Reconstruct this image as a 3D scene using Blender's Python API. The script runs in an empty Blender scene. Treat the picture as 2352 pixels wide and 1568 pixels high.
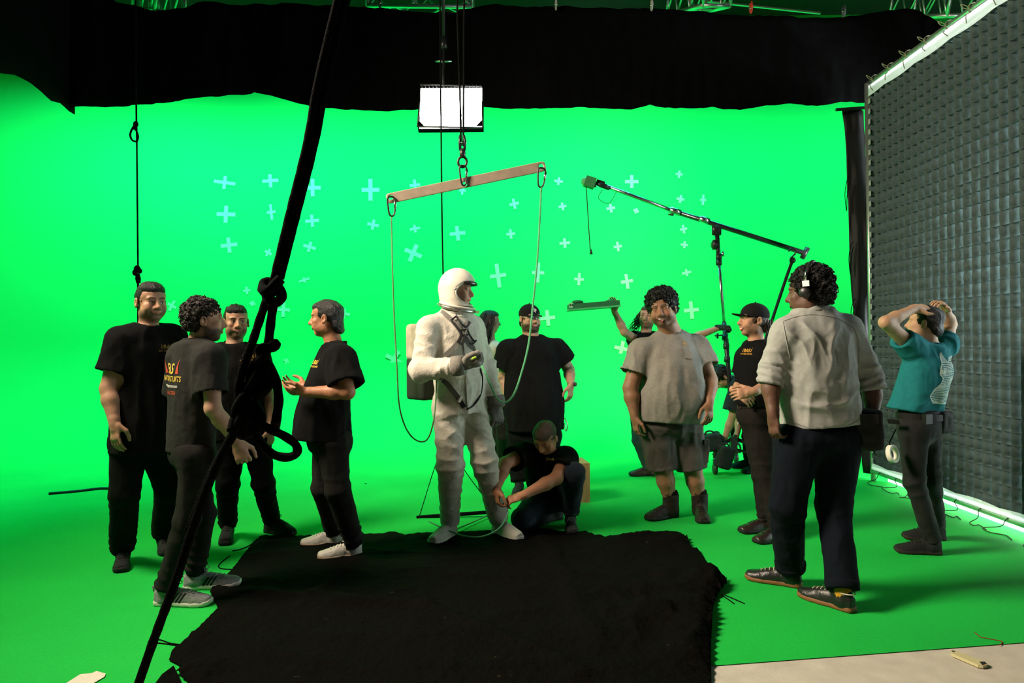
import bpy, bmesh, math, random
import numpy as np
from mathutils import Vector, Matrix, Quaternion
from mathutils.bvhtree import BVHTree
random.seed(7); RNG = np.random.default_rng(7); UP = np.array((0, 0, 1.0))
SC = bpy.context.scene
COL = SC.collection

# ------------------------------------------------------------------ camera
CAM_H = 1.40
F = 1568.0                       # focal length in pixels of the 2352 x 1568 frame (24 mm on 36 mm)
ROLL = math.radians(0.5)
CR, SR = math.cos(ROLL), math.sin(ROLL)
cam_d = bpy.data.cameras.new('camera'); cam_d.lens = 24.0; cam_d.sensor_width = 36.0
cam_d.clip_start = 0.05; cam_d.clip_end = 100
cam = bpy.data.objects.new('camera', cam_d); COL.objects.link(cam)
cam.matrix_world = Matrix(((CR, SR, 0, 0), (0, 0, -1, 0), (-SR, CR, 0, CAM_H), (0, 0, 0, 1)))
SC.camera = cam

# ------------------------------------------------------------------ world, colour management
wd = bpy.data.worlds.new('world'); SC.world = wd; wd.use_nodes = True
wd.node_tree.nodes['Background'].inputs[0].default_value = (0.80, 0.85, 0.78, 1)
wd.node_tree.nodes['Background'].inputs[1].default_value = 0.035
vs = SC.view_settings
vs.view_transform = 'Standard'; vs.look = 'None'; vs.exposure = 0.0; vs.gamma = 1.0
vs.use_curve_mapping = False

def area_light(name, loc, target, sx, sy, power, col, spread=180):
    l = bpy.data.lights.new(name, 'AREA'); l.shape = 'RECTANGLE'; l.size = sx; l.size_y = sy
    l.energy = power; l.color = col; l.spread = math.radians(spread)
    o = bpy.data.objects.new(name, l); COL.objects.link(o); o.location = loc
    o.rotation_euler = (Vector(target) - Vector(loc)).to_track_quat('-Z', 'Y').to_euler()
    return o
# bank of green-balanced studio lights hung over the cyclorama behind the black valance
for x, pw in ((-5.0, 150), (-3.0, 138), (-1.0, 128), (1.0, 112), (3.0, 92), (5.0, 88)):
    area_light('cyc_light', (x, 7.75, 4.95), (x * 1.05, 9.7, 2.0), 1.6, 0.5, pw, (0.08, 1.0, 0.95), 125)
area_light('cyc_light', (-5.1, 5.0, 4.9), (-7.3, 5.0, 1.8), 0.5, 3.0, 190, (0.08, 1.0, 0.95), 120)
# warm key on a stand left of the camera, just out of frame
area_light('key_light', (-3.8, 2.85, 4.7), (2.4, 4.2, 0.3), 1.5, 1.5, 285, (1.0, 0.82, 0.63), 105)
# lamp behind the diffusion cloth of the grid frame
area_light('grid_lamp_and_fill', (5.15, 5.15, 2.0), (3.6, 5.15, 1.95), 1.1, 1.1, 640, (0.86, 0.98, 1.0), 130)

area_light('grid_lamp_and_fill', (4.15, 5.1, 0.30), (3.6, 5.1, 0.02), 3.0, 0.15, 70, (0.90, 1.0, 0.97), 140)  # added fill strip, invented to whiten the cloth's bottom edge and nearby floor
area_light('grid_lamp_and_fill', (4.15, 5.1, 3.80), (3.6, 5.1, 3.85), 3.0, 0.15, 45, (0.90, 1.0, 0.97), 140)  # matching made-up fill strip, added to brighten the top border

# ------------------------------------------------------------------ pixel -> world
def W(px, py, D):
    u = (px - 1176.0) / F; v = (784.0 - py) / F
    return np.array((D * (u * CR + v * SR), D, CAM_H + D * (-u * SR + v * CR)))
def FL(px, py, h=0.0):
    u = (px - 1176.0) / F; v = (784.0 - py) / F
    D = (h - CAM_H) / (-u * SR + v * CR)
    return np.array((D * (u * CR + v * SR), D, h))

# ------------------------------------------------------------------ materials
MATS = {}
def mat(name, col, rough=0.8, metal=0.0, spec=0.3, bump=None, noise=None, attr=None, sheen=0.0, emit=None, trans=0.0):
    """procedural material: flat colour or colour attribute, optional noise variation and bump (scale, strength, stretch)"""
    if name in MATS: return MATS[name]
    m = bpy.data.materials.new(name); m.use_nodes = True
    nt = m.node_tree; b = nt.nodes['Principled BSDF']
    b.inputs['Base Color'].default_value = (*col, 1); b.inputs['Roughness'].default_value = rough
    b.inputs['Metallic'].default_value = metal; b.inputs['Specular IOR Level'].default_value = spec
    if sheen: b.inputs['Sheen Weight'].default_value = sheen
    tc = nt.nodes.new('ShaderNodeTexCoord')
    src = None
    if attr:
        a = nt.nodes.new('ShaderNodeAttribute'); a.attribute_name = attr; src = a.outputs['Color']
    if noise:
        sc, amt = noise[0], noise[1]
        n = nt.nodes.new('ShaderNodeTexNoise'); n.inputs['Scale'].default_value = sc; n.inputs['Detail'].default_value = 5
        if len(noise) > 2:
            mp = nt.nodes.new('ShaderNodeMapping'); mp.inputs['Scale'].default_value = noise[2]
            nt.links.new(tc.outputs['Object'], mp.inputs[0]); nt.links.new(mp.outputs[0], n.inputs['Vector'])
        else: nt.links.new(tc.outputs['Object'], n.inputs['Vector'])
        r = nt.nodes.new('ShaderNodeMapRange'); r.inputs[1].default_value = 0.3; r.inputs[2].default_value = 0.7
        r.inputs[3].default_value = 1 - amt; r.inputs[4].default_value = 1 + amt
        nt.links.new(n.outputs['Fac'], r.inputs[0])
        mx = nt.nodes.new('ShaderNodeMix'); mx.data_type = 'RGBA'; mx.blend_type = 'MULTIPLY'; mx.inputs[0].default_value = 1
        if src: nt.links.new(src, mx.inputs[6])
        else: mx.inputs[6].default_value = (*col, 1)
        nt.links.new(r.outputs[0], mx.inputs[7]); src = mx.outputs[2]
    if src: nt.links.new(src, b.inputs['Base Color'])
    if bump:
        n = nt.nodes.new('ShaderNodeTexNoise'); n.inputs['Scale'].default_value = bump[0]; n.inputs['Detail'].default_value = 6
        if len(bump) > 2:
            mp = nt.nodes.new('ShaderNodeMapping'); mp.inputs['Scale'].default_value = bump[2]
            nt.links.new(tc.outputs['Object'], mp.inputs[0]); nt.links.new(mp.outputs[0], n.inputs['Vector'])
        else: nt.links.new(tc.outputs['Object'], n.inputs['Vector'])
        bp = nt.nodes.new('ShaderNodeBump'); bp.inputs['Strength'].default_value = bump[1]; bp.inputs['Distance'].default_value = 0.02
        nt.links.new(n.outputs['Fac'], bp.inputs['Height']); nt.links.new(bp.outputs[0], b.inputs['Normal'])
    if emit:
        b.inputs['Emission Color'].default_value = (*emit[0], 1); b.inputs['Emission Strength'].default_value = emit[1]
    MATS[name] = m
    return m

# ------------------------------------------------------------------ mesh helpers
def mesh_obj(name, verts, faces, material, parent=None, smooth=True, col=None):
    """numpy verts (n,3); faces: (m,3|4) array or list of tuples"""
    me = bpy.data.meshes.new(name)
    verts = np.asarray(verts, dtype=np.float32)
    if isinstance(faces, np.ndarray) and faces.ndim == 2:
        m, k = faces.shape
        me.vertices.add(len(verts)); me.vertices.foreach_set('co', verts.ravel())
        me.loops.add(m * k); me.loops.foreach_set('vertex_index', faces.astype(np.int32).ravel())
        me.polygons.add(m); me.polygons.foreach_set('loop_start', np.arange(0, m * k, k, dtype=np.int32))
        me.update(calc_edges=True); me.validate()
    else:
        me.from_pydata([tuple(map(float, v)) for v in verts], [], [tuple(int(i) for i in f) for f in faces]); me.update()
    if smooth: me.polygons.foreach_set('use_smooth', np.ones(len(me.polygons), dtype=bool))
    if col is not None:
        ca = me.color_attributes.new('Col', 'FLOAT_COLOR', 'POINT')
        c4 = np.ones((len(verts), 4), dtype=np.float32); c4[:, :3] = col
        ca.data.foreach_set('color', c4.ravel())
    if material: me.materials.append(material)
    o = bpy.data.objects.new(name, me); COL.objects.link(o)
    if parent: o.parent = parent; o.matrix_parent_inverse = parent_inv(parent)
    return o
def parent_inv(p):
    m = p.matrix_basis.copy(); q = p
    m = (p.matrix_parent_inverse @ p.matrix_basis) if p.parent else p.matrix_basis.copy()
    q = p
    while q.parent:
        q = q.parent
        m = ((q.matrix_parent_inverse @ q.matrix_basis) if q.parent else q.matrix_basis) @ m
    return m.inverted()
def empty(name, loc, label=None, cat=None, group=None):
    o = bpy.data.objects.new(name, None); COL.objects.link(o); o.location = [float(c) for c in loc]
    o.empty_display_size = 0.1
    return tag(o, label, cat, group)
def tag(o, label=None, cat=None, group=None, kind=None):
    if label: o['label'] = label
    if cat: o['category'] = cat
    if group: o['group'] = group
    if kind: o['kind'] = kind
    return o

class MB:
    """collects simple shapes and builds ONE mesh"""
    def __init__(s): s.v = []; s.f = []
    def box(s, c, size, R=None):
        c = np.asarray(c, float); h = np.asarray(size, float) / 2; n = len(s.v)
        for sx in (-1, 1):
            for sy in (-1, 1):
                for sz in (-1, 1):
                    p = np.array((sx * h[0], sy * h[1], sz * h[2]))
                    s.v.append(c + (R @ p if R is not None else p))
        for q in ((0, 1, 3, 2), (4, 6, 7, 5), (0, 4, 5, 1), (2, 3, 7, 6), (0, 2, 6, 4), (1, 5, 7, 3)):
            s.f.append(tuple(n + i for i in q))
        return s
    def tube(s, pts, r, seg=8, closed=False, cap=True, flat=None):
        """tube along pts; r scalar or list; flat=(normal, ratio) squashes the section along normal"""
        P = [np.asarray(p, float) for p in pts]; m = len(P)
        rs = [r] * m if np.isscalar(r) else list(r)
        n0 = len(s.v); prev = None
        for i in range(m):
            if closed: t = P[(i + 1) % m] - P[i - 1]
            else: t = P[min(i + 1, m - 1)] - P[max(i - 1, 0)]
            t = t / (np.linalg.norm(t) + 1e-9)
            if prev is None:
                a = np.array((0, 0, 1.0)) if abs(t[2]) < 0.9 else np.array((1.0, 0, 0))
                u = np.cross(t, a)
            else: u = prev - t * np.dot(prev, t)
            u = u / (np.linalg.norm(u) + 1e-9); prev = u; w = np.cross(t, u)
            for k in range(seg):
                an = 2 * math.pi * k / seg
                d = (u * math.cos(an) + w * math.sin(an)) * rs[i]
                if flat is not None:
                    fn = np.asarray(flat[0], float); fn = fn / np.linalg.norm(fn)
                    d = d - fn * np.dot(d, fn) * (1 - flat[1])
                s.v.append(P[i] + d)
        for i in range(m if closed else m - 1):
            for k in range(seg):
                a = n0 + i * seg + k; b = n0 + i * seg + (k + 1) % seg
                j = (i + 1) % m
                c = n0 + j * seg + (k + 1) % seg; d = n0 + j * seg + k
                s.f.append((a, b, c, d))
        if cap and not closed:
            s.f.append(tuple(n0 + k for k in range(seg))[::-1])
            s.f.append(tuple(n0 + (m - 1) * seg + k for k in range(seg)))
        return s
    def lathe(s, a, b, prof, seg=16):
        """solid of revolution about a->b, prof = [(t, r)]"""
        a = np.asarray(a, float); b = np.asarray(b, float)
        return s.tube_prof(a, b, prof, seg)
    def tube_prof(s, a, b, prof, seg):
        ax = b - a; L = np.linalg.norm(ax); t = ax / L
        u = np.cross(t, (0, 0, 1.0) if abs(t[2]) < 0.9 else (1.0, 0, 0)); u /= np.linalg.norm(u); w = np.cross(t, u)
        n0 = len(s.v)
        for tt, r in prof:
            for k in range(seg):
                an = 2 * math.pi * k / seg
                s.v.append(a + ax * tt + (u * math.cos(an) + w * math.sin(an)) * r)
        m = len(prof)
        for i in range(m - 1):
            for k in range(seg):
                p = n0 + i * seg
                s.f.append((p + k, p + (k + 1) % seg, p + seg + (k + 1) % seg, p + seg + k))
        s.f.append(tuple(n0 + k for k in range(seg))[::-1]); s.f.append(tuple(n0 + (m - 1) * seg + k for k in range(seg)))
        return s
    def sphere(s, c, r, seg=12, R=None):
        c = np.asarray(c, float); r = np.asarray((r, r, r) if np.isscalar(r) else r, float); n0 = len(s.v); m = seg // 2
        for i in range(m + 1):
            th = math.pi * i / m
            for k in range(seg):
                ph = 2 * math.pi * k / seg
                p = np.array((math.sin(th) * math.cos(ph), math.sin(th) * math.sin(ph), math.cos(th))) * r
                s.v.append(c + (R @ p if R is not None else p))
        for i in range(m):
            for k in range(seg):
                p = n0 + i * seg
                s.f.append((p + k, p + seg + k, p + seg + (k + 1) % seg, p + (k + 1) % seg))
        return s
    def prism(s, poly, n, th):
        """closed outline poly (list of 3-D points, planar) extruded by th along n"""
        n = np.asarray(n, float); k = len(poly); n0 = len(s.v)
        for p in poly: s.v.append(np.asarray(p, float))
        for p in poly: s.v.append(np.asarray(p, float) + n * th)
        s.f.append(tuple(n0 + i for i in range(k))[::-1]); s.f.append(tuple(n0 + k + i for i in range(k)))
        for i in range(k): s.f.append((n0 + i, n0 + (i + 1) % k, n0 + k + (i + 1) % k, n0 + k + i))
        return s
    def obj(s, name, material, parent=None, smooth=False):
        o = mesh_obj(name, np.array(s.v), s.f, material, parent, smooth)
        return o
def cr_spline(pts, n=8, closed=False):
    """Catmull-Rom resampling of a polyline"""
    P = [np.asarray(p, float) for p in pts]; m = len(P); out = []
    for i in range(m if closed else m - 1):
        p0 = P[i - 1] if (closed or i > 0) else 2 * P[0] - P[1]
        p1 = P[i]; p2 = P[(i + 1) % m]
        p3 = P[(i + 2) % m] if (closed or i + 2 < m) else 2 * P[-1] - P[-2]
        for k in range(n):
            t = k / n
            out.append(0.5 * ((2 * p1) + (-p0 + p2) * t + (2 * p0 - 5 * p1 + 4 * p2 - p3) * t * t + (-p0 + 3 * p1 - 3 * p2 + p3) * t ** 3))
    if not closed: out.append(P[-1])
    return out

# ------------------------------------------------------------------ vector noise
def _h(i, j, k):
    n = (i * 374761393 + j * 668265263 + k * 1440662683) & 0x7fffffff
    n = ((n ^ (n >> 13)) * 1274126177) & 0x7fffffff
    return ((n ^ (n >> 16)) & 0xffff).astype(np.float32) / 32767.5 - 1.0
def vnoise(p):
    p = np.asarray(p, dtype=np.float64) + 1000.0
    i = np.floor(p).astype(np.int64); f = (p - i).astype(np.float32); f = f * f * f * (f * (f * 6 - 15) + 10)
    x, y, z = i[:, 0], i[:, 1], i[:, 2]; fx, fy, fz = f[:, 0], f[:, 1], f[:, 2]
    def L(a, b, t): return a + (b - a) * t
    return L(L(L(_h(x, y, z), _h(x + 1, y, z), fx), L(_h(x, y + 1, z), _h(x + 1, y + 1, z), fx), fy),
             L(L(_h(x, y, z + 1), _h(x + 1, y, z + 1), fx), L(_h(x, y + 1, z + 1), _h(x + 1, y + 1, z + 1), fx), fy), fz)
def fbm(p, oct=3):
    s = 0; a = 1.0
    for o in range(oct):
        s = s + a * vnoise(p * (2 ** o) + 17.3 * o); a *= 0.5
    return s

# ------------------------------------------------------------------ signed-distance modelling
def nrm(v):
    v = np.asarray(v, float); return v / (np.linalg.norm(v) + 1e-12)
class SDF:
    def __init__(s): s.p = []
    def raw(s, lo, hi, fn, k=0.0, op='u'):
        s.p.append((np.asarray(lo, float), np.asarray(hi, float), fn, k, op)); return s
    def cone(s, a, b, ra, rb, k=0.02, flat=0, op='u'):
        a = np.asarray(a, float); b = np.asarray(b, float); ba = b - a; L2 = float(ba @ ba) + 1e-12; L = math.sqrt(L2)
        m = max(ra, rb)
        def fn(X, Y, Z):
            tt = ((X - a[0]) * ba[0] + (Y - a[1]) * ba[1] + (Z - a[2]) * ba[2]) / L2
            t = np.clip(tt, 0, 1)
            d = np.sqrt((X - a[0] - t * ba[0]) ** 2 + (Y - a[1] - t * ba[1]) ** 2 + (Z - a[2] - t * ba[2]) ** 2) - (ra + (rb - ra) * t)
            if flat & 1: d = np.maximum(d, -tt * L)
            if flat & 2: d = np.maximum(d, (tt - 1) * L)
            return d
        return s.raw(np.minimum(a, b) - m, np.maximum(a, b) + m, fn, k, op)
    def ell(s, c, r, R=None, k=0.02, op='u'):
        c = np.asarray(c, float); r = np.asarray((r, r, r) if np.isscalar(r) else r, float)
        R = np.eye(3) if R is None else R; m = np.abs(R) @ r
        def fn(X, Y, Z):
            x = X - c[0]; y = Y - c[1]; z = Z - c[2]
            q = [R[0, i] * x + R[1, i] * y + R[2, i] * z for i in range(3)]
            k0 = np.sqrt((q[0] / r[0]) ** 2 + (q[1] / r[1]) ** 2 + (q[2] / r[2]) ** 2)
            k1 = np.sqrt((q[0] / r[0] ** 2) ** 2 + (q[1] / r[1] ** 2) ** 2 + (q[2] / r[2] ** 2) ** 2)
            return k0 * (k0 - 1) / (k1 + 1e-6)
        return s.raw(c - m, c + m, fn, k, op)
    def loft(s, A, B, lat, rows, k=0.03, n=2.3, op='u'):
        """rows (t, half width along lat, half depth, forward offset); forward = lat x axis"""
        A = np.asarray(A, float); B = np.asarray(B, float); ax = B - A; L = np.linalg.norm(ax); ax = ax / L
        lat = nrm(np.asarray(lat, float) - ax * np.dot(lat, ax)); fw = np.cross(lat, ax)
        rows = [tuple(r) + (0,) * (4 - len(r)) for r in rows]
        S = np.array(cr_spline(rows, 8)); ts = S[:, 0]
        m = max(max(abs(r[1]), abs(r[2]) + abs(r[3])) for r in rows)
        def fn(X, Y, Z):
            x = X - A[0]; y = Y - A[1]; z = Z - A[2]
            t = (x * ax[0] + y * ax[1] + z * ax[2]) / L
            tc = np.clip(t, 0, 1)
            w = np.interp(tc, ts, S[:, 1]); d = np.interp(tc, ts, S[:, 2]); o = np.interp(tc, ts, S[:, 3])
            p = np.abs(x * lat[0] + y * lat[1] + z * lat[2]) / w; q = np.abs(x * fw[0] + y * fw[1] + z * fw[2] - o) / d
            rho = (p ** n + q ** n + 1e-9) ** (1 / n)
            return np.maximum(np.maximum((rho - 1) * np.minimum(w, d), (t - 1) * L), -t * L)
        return s.raw(np.minimum(A, B) - m, np.maximum(A, B) + m, fn, k, op)
    def bbox(s):
        lo = np.min([p[0] for p in s.p if p[4] == 'u'], axis=0); hi = np.max([p[1] for p in s.p if p[4] == 'u'], axis=0)
        return lo, hi
    def grid(s, lo, hi, h):
        lo = np.asarray(lo, float); n = np.maximum(np.ceil((np.asarray(hi) - lo) / h).astype(int) + 1, 2)
        G = np.full(tuple(n), 0.5, dtype=np.float32)
        ax = [(lo[i] + h * np.arange(n[i])).astype(np.float32) for i in range(3)]
        for plo, phi, fn, k, op in s.p:
            mg = k + 2.5 * h
            a = np.clip(np.floor((plo - mg - lo) / h).astype(int), 0, n); b = np.clip(np.ceil((phi + mg - lo) / h).astype(int) + 1, 0, n)
            if np.any(b - a < 1): continue
            sl = tuple(slice(a[i], b[i]) for i in range(3))
            d = fn(ax[0][sl[0]][:, None, None], ax[1][sl[1]][None, :, None], ax[2][sl[2]][None, None, :]).astype(np.float32)
            g = G[sl]
            if op == 'u':
                if k > 0:
                    hh = np.maximum(k - np.abs(g - d), 0) / k; G[sl] = np.minimum(g, d) - hh * hh * k * 0.25
                else: G[sl] = np.minimum(g, d)
            elif op == 's':
                d = -d
                if k > 0:
                    hh = np.maximum(k - np.abs(g - d), 0) / k; G[sl] = np.maximum(g, d) + hh * hh * k * 0.25
                else: G[sl] = np.maximum(g, d)
            elif op == 'i': G[sl] = np.maximum(g, d)
        return G, lo
    def mesh(s, h, chunks=(), lo=None, hi=None):
        if lo is None:
            lo, hi = s.bbox(); lo = lo - 3 * h; hi = hi + 3 * h
        V, Q = surface_net(*s.grid(lo, hi, h), h)
        for clo, chi, ch in chunks:
            clo = np.asarray(clo, float); chi = np.asarray(chi, float)
            if len(V):
                ins = np.all((V > clo + h) & (V < chi - h), axis=1)
                Q = Q[~ins[Q].all(axis=1)]
        for clo, chi, ch in chunks:
            v, q = surface_net(*s.grid(clo, chi, ch), ch)
            Q = np.vstack([Q, q + len(V)]); V = np.vstack([V, v])
        used = np.unique(Q); mp = np.full(len(V), -1); mp[used] = np.arange(len(used))
        return V[used], mp[Q]
def surface_net(G, lo, h):
    s = G < 0
    nx, ny, nz = G.shape
    c = np.zeros((nx - 1, ny - 1, nz - 1), dtype=np.int8)
    for i in (0, 1):
        for j in (0, 1):
            for k in (0, 1): c += s[i:nx - 1 + i, j:ny - 1 + j, k:nz - 1 + k]
    act = (c > 0) & (c < 8)
    I = np.argwhere(act)
    if len(I) == 0: return np.zeros((0, 3)), np.zeros((0, 4), dtype=int)
    idx = np.full(act.shape, -1, dtype=np.int64); idx[act] = np.arange(len(I))
    acc = np.zeros((len(I), 3)); cnt = np.zeros(len(I))
    cor = [(i, j, k) for i in (0, 1) for j in (0, 1) for k in (0, 1)]
    val = {o: G[I[:, 0] + o[0], I[:, 1] + o[1], I[:, 2] + o[2]] for o in cor}
    for o in cor:
        for a in range(3):
            if o[a]: continue
            o2 = list(o); o2[a] = 1; o2 = tuple(o2)
            f0, f1 = val[o], val[o2]; m = (f0 < 0) != (f1 < 0)
            t = np.where(m, f0 / np.where(m, f0 - f1, 1), 0)
            p = np.tile(np.array(o, float), (len(I), 1)); p[:, a] += t
            acc[m] += p[m]; cnt[m] += 1
    V = lo + (I + acc / cnt[:, None]) * h
    Q = []
    for a in range(3):
        b, c2 = (a + 1) % 3, (a + 2) % 3
        sl0 = [slice(None)] * 3; sl1 = [slice(None)] * 3
        sl0[a] = slice(0, -1); sl1[a] = slice(1, None)
        e = s[tuple(sl0)] != s[tuple(sl1)]
        E = np.argwhere(e)
        E = E[(E[:, b] > 0) & (E[:, c2] > 0) & (E[:, b] < G.shape[b] - 1) & (E[:, c2] < G.shape[c2] - 1)]
        if len(E) == 0: continue
        def cell(db, dc):
            q = E.copy(); q[:, b] -= db; q[:, c2] -= dc
            return idx[q[:, 0], q[:, 1], q[:, 2]]
        q = np.stack([cell(1, 1), cell(0, 1), cell(0, 0), cell(1, 0)], axis=1)
        flip = ~s[E[:, 0], E[:, 1], E[:, 2]]
        q[flip] = q[flip][:, ::-1]
        Q.append(q)
    return V, np.vstack(Q)
def vnormals(V, Q):
    n = np.cross(V[Q[:, 2]] - V[Q[:, 0]], V[Q[:, 3]] - V[Q[:, 1]])
    N = np.zeros_like(V)
    for i in range(4):
        for a in range(3): N[:, a] += np.bincount(Q[:, i], weights=n[:, a], minlength=len(V))
    return N / (np.linalg.norm(N, axis=1, keepdims=True) + 1e-12)
# ================================================================== people
def frame(yaw, pitch=0, roll=0):
    """columns: person's left, forward, up.  yaw 0 faces the camera, +90 faces the picture's right"""
    y, p, r = map(math.radians, (yaw, pitch, roll))
    L = np.array((math.cos(y), math.sin(y), 0)); Fw = np.array((math.sin(y), -math.cos(y), 0)); U = np.array((0, 0, 1.0))
    F2 = Fw * math.cos(p) - U * math.sin(p); U2 = U * math.cos(p) + Fw * math.sin(p)
    U3 = U2 * math.cos(r) + L * math.sin(r); L3 = L * math.cos(r) - U2 * math.sin(r)
    return np.stack([L3, F2, U3], axis=1)

def sdf_head(S, c, R, s=1.0, wide=1.07, smile=0.0, nose=1.0, chin=1.0, open_mouth=0.0, fat=0.0):
    def P(x, y, z): return c + R @ (np.array((x * wide, y, z)) * s)
    def E(x, y, z, rx, ry, rz, k=0.02, op='u', rot=None):
        S.ell(P(x, y, z), np.array((rx * wide, ry, rz)) * s, R if rot is None else R @ rot, k * s, op)
    E(0, -.012, .032, .074, .094, .083)
    E(0, .030, .045, .061, .056, .056, .03)
    E(0, .022, -.035, .056, .064, .076, .03)
    E(0, .056, -.096, .028, .026, .021 * chin, .032)
    for q in (-1, 1):
        E(q * .044, .008, -.066, .021 + fat * .012, .036, .030 + fat * .008, .03)
        E(q * .041, .060, -.020, .022, .022, .018, .022)
        E(q * .040, .050, -.052, .018 + fat * .012, .026, .028, .025)
        E(q * .026, .079, .026, .026, .014, .010, .014)
        E(q * .032, .103, .001, .017, .018, .0125, .012, 's')
        E(q * .032, .0735, .001, .0128, .0128, .0128, .002)
        E(q * .032, .0760, .0105, .0165, .0115, .0052, .004)
        E(q * .032, .0745, -.0095, .0155, .0105, .0042, .004)
        E(q * .0135, .095, -.034, .0085 * nose, .011, .0085, .008)
        E(q * .0065, .1035, -.0405, .0035, .006, .003, .002, 's')
        er = frame(0)[:, :] * 0 + np.eye(3)
        E(q * .080, -.010, -.006, .009, .019, .031, .006)
        E(q * .087, -.006, -.004, .006, .010, .019, .005, 's')
        E(q * .080, -.004, -.028, .007, .011, .011, .005)
        if smile: E(q * .040, .068, -.040, .018, .018, .018, .018)
    S.cone(P(0, .078, .016), P(0, .090, -.028), .010 * s, .017 * s, .012 * s)
    S.cone(P(0, .088, .016), P(0, .110, -.028), .0075 * s, .0115 * s * nose, .010 * s)
    S.ell(P(0, .1105, -.029), .0118 * s * nose, None, .006 * s)
    E(0, .079, -.054, .028, .018, .020, .016)
    lw = .025 + .007 * smile; dz = open_mouth * .012
    cz = .009 * smile; yc = .0900 - .0030 * smile; om = min(1.0, smile + open_mouth)
    for q in (-1, 1):
        S.cone(P(0, .0965, -.0580), P(q * lw, yc, -.0615 + cz), .0048 * s, .0028 * s, .003 * s)
        S.cone(P(0, .0945, -.0695 - dz), P(q * lw, yc, -.0625 + cz), .0056 * s, .0026 * s, .003 * s)
    for q in (-1, 1):
        S.cone(P(0, .1065 - .0075 * om, -.0637 - dz * .5), P(q * lw * .94, yc + .0055, -.0622 + cz), (.0026 + dz * .60 + .0022 * smile) * s, .0016 * s, .001 * s, op='s')
    if open_mouth or smile:
        E(0, .0835, -.0612 - dz * .15, lw * .70, .009, .0040, .001)      # upper teeth

def head_colors(V, c, R, s, skin, lips=(.42, .16, .12), brow=(.015, .010, .008), beard=None, beard_amt=0.0, eyes=True, open_mouth=0, smile=0, gaze=0.0, brow_up=0.0):
    q = (V - c) @ R / s; x, y, z = np.abs(q[:, 0]), q[:, 1], q[:, 2]
    C = np.tile(np.asarray(skin, np.float32), (len(V), 1))
    hd = (np.linalg.norm(q, axis=1) < .19)
    def mix(m, col):
        m = np.clip(m, 0, 1)[:, None] * hd[:, None]; C[:] = C * (1 - m) + np.asarray(col, np.float32) * m
    n = vnoise(V * 60) * .5 + vnoise(V * 25) * .5
    mix(np.clip(.35 - ((x - .045) ** 2 + (z + .025) ** 2) / .0012, 0, 1) * (y > .03), np.asarray(skin) * (1.15, .78, .70))
    mix(np.clip(1 - ((x) ** 2 + (z + .03) ** 2) / .0006, 0, .3) * (y > .09), np.asarray(skin) * (1.15, .78, .70))
    if beard is not None:
        jaw = np.clip((-.040 - z - np.clip(.035 - y, 0, 1) * -.55) / .018 + n * .5, 0, 1) * np.clip((y + .02) / .02, 0, 1) * np.clip((z + .135) / .02, 0, 1)
        st = np.clip(1 - ((x - .0) / .033) ** 4, 0, 1) * np.clip(1 - ((z + .049) / .0075) ** 4, 0, 1) * (y > .07)
        mix(np.maximum(jaw, st) * beard_amt, beard)
    lw = .025 + .007 * smile; dz = open_mouth * .012
    zc = z - .009 * smile * np.clip(x / lw, 0, 1) ** 2
    lm = np.clip(2.2 - 2.0 * (((x) / (lw + .003)) ** 2 + ((zc + .0635 + dz * .5) / (.0125 + dz)) ** 2), 0, 1) * (y > .080 - .008 * smile)
    mix(lm, lips)
    if open_mouth or smile:
        tm = ((np.abs(zc + .0610 + dz * .15) < .0046) & (x < lw * .72) & (y > .07) & (y < .0938))
        mix(tm * 1.0, (.75, .70, .60))
    bz = .0275 + .006 * np.sin(np.clip((x - .012) / .04, 0, 1) * 2.4) + brow_up - .002
    bm = np.clip(1.4 - np.abs(z - bz) / .0045, 0, 1) * np.clip((x - .009) / .004, 0, 1) * np.clip((.050 - x) / .006, 0, 1) * (y > .060)
    mix(bm, brow)
    if eyes:
        ex = q[:, 0] - np.sign(q[:, 0]) * .032; ey = y - .0735; ez = z - .001
        dd = np.sqrt(ex ** 2 + ey ** 2 + ez ** 2)
        eb = (dd < .0136) & (ey > .006) & (z < .0075) & (z > -.0062)
        mix(eb * 1.0, (.55, .52, .48))
        ir = np.sqrt((ex - gaze * .006) ** 2 + ez ** 2)
        mix(eb * np.clip((.0068 - ir) / .0012, 0, 1), (.035, .018, .010))
        mix(np.clip(1.2 - np.abs(z - .0082) / .0022, 0, 1) * (np.abs(ex) < .0155) * (y > .062), (.03, .02, .015))
    return C

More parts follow.
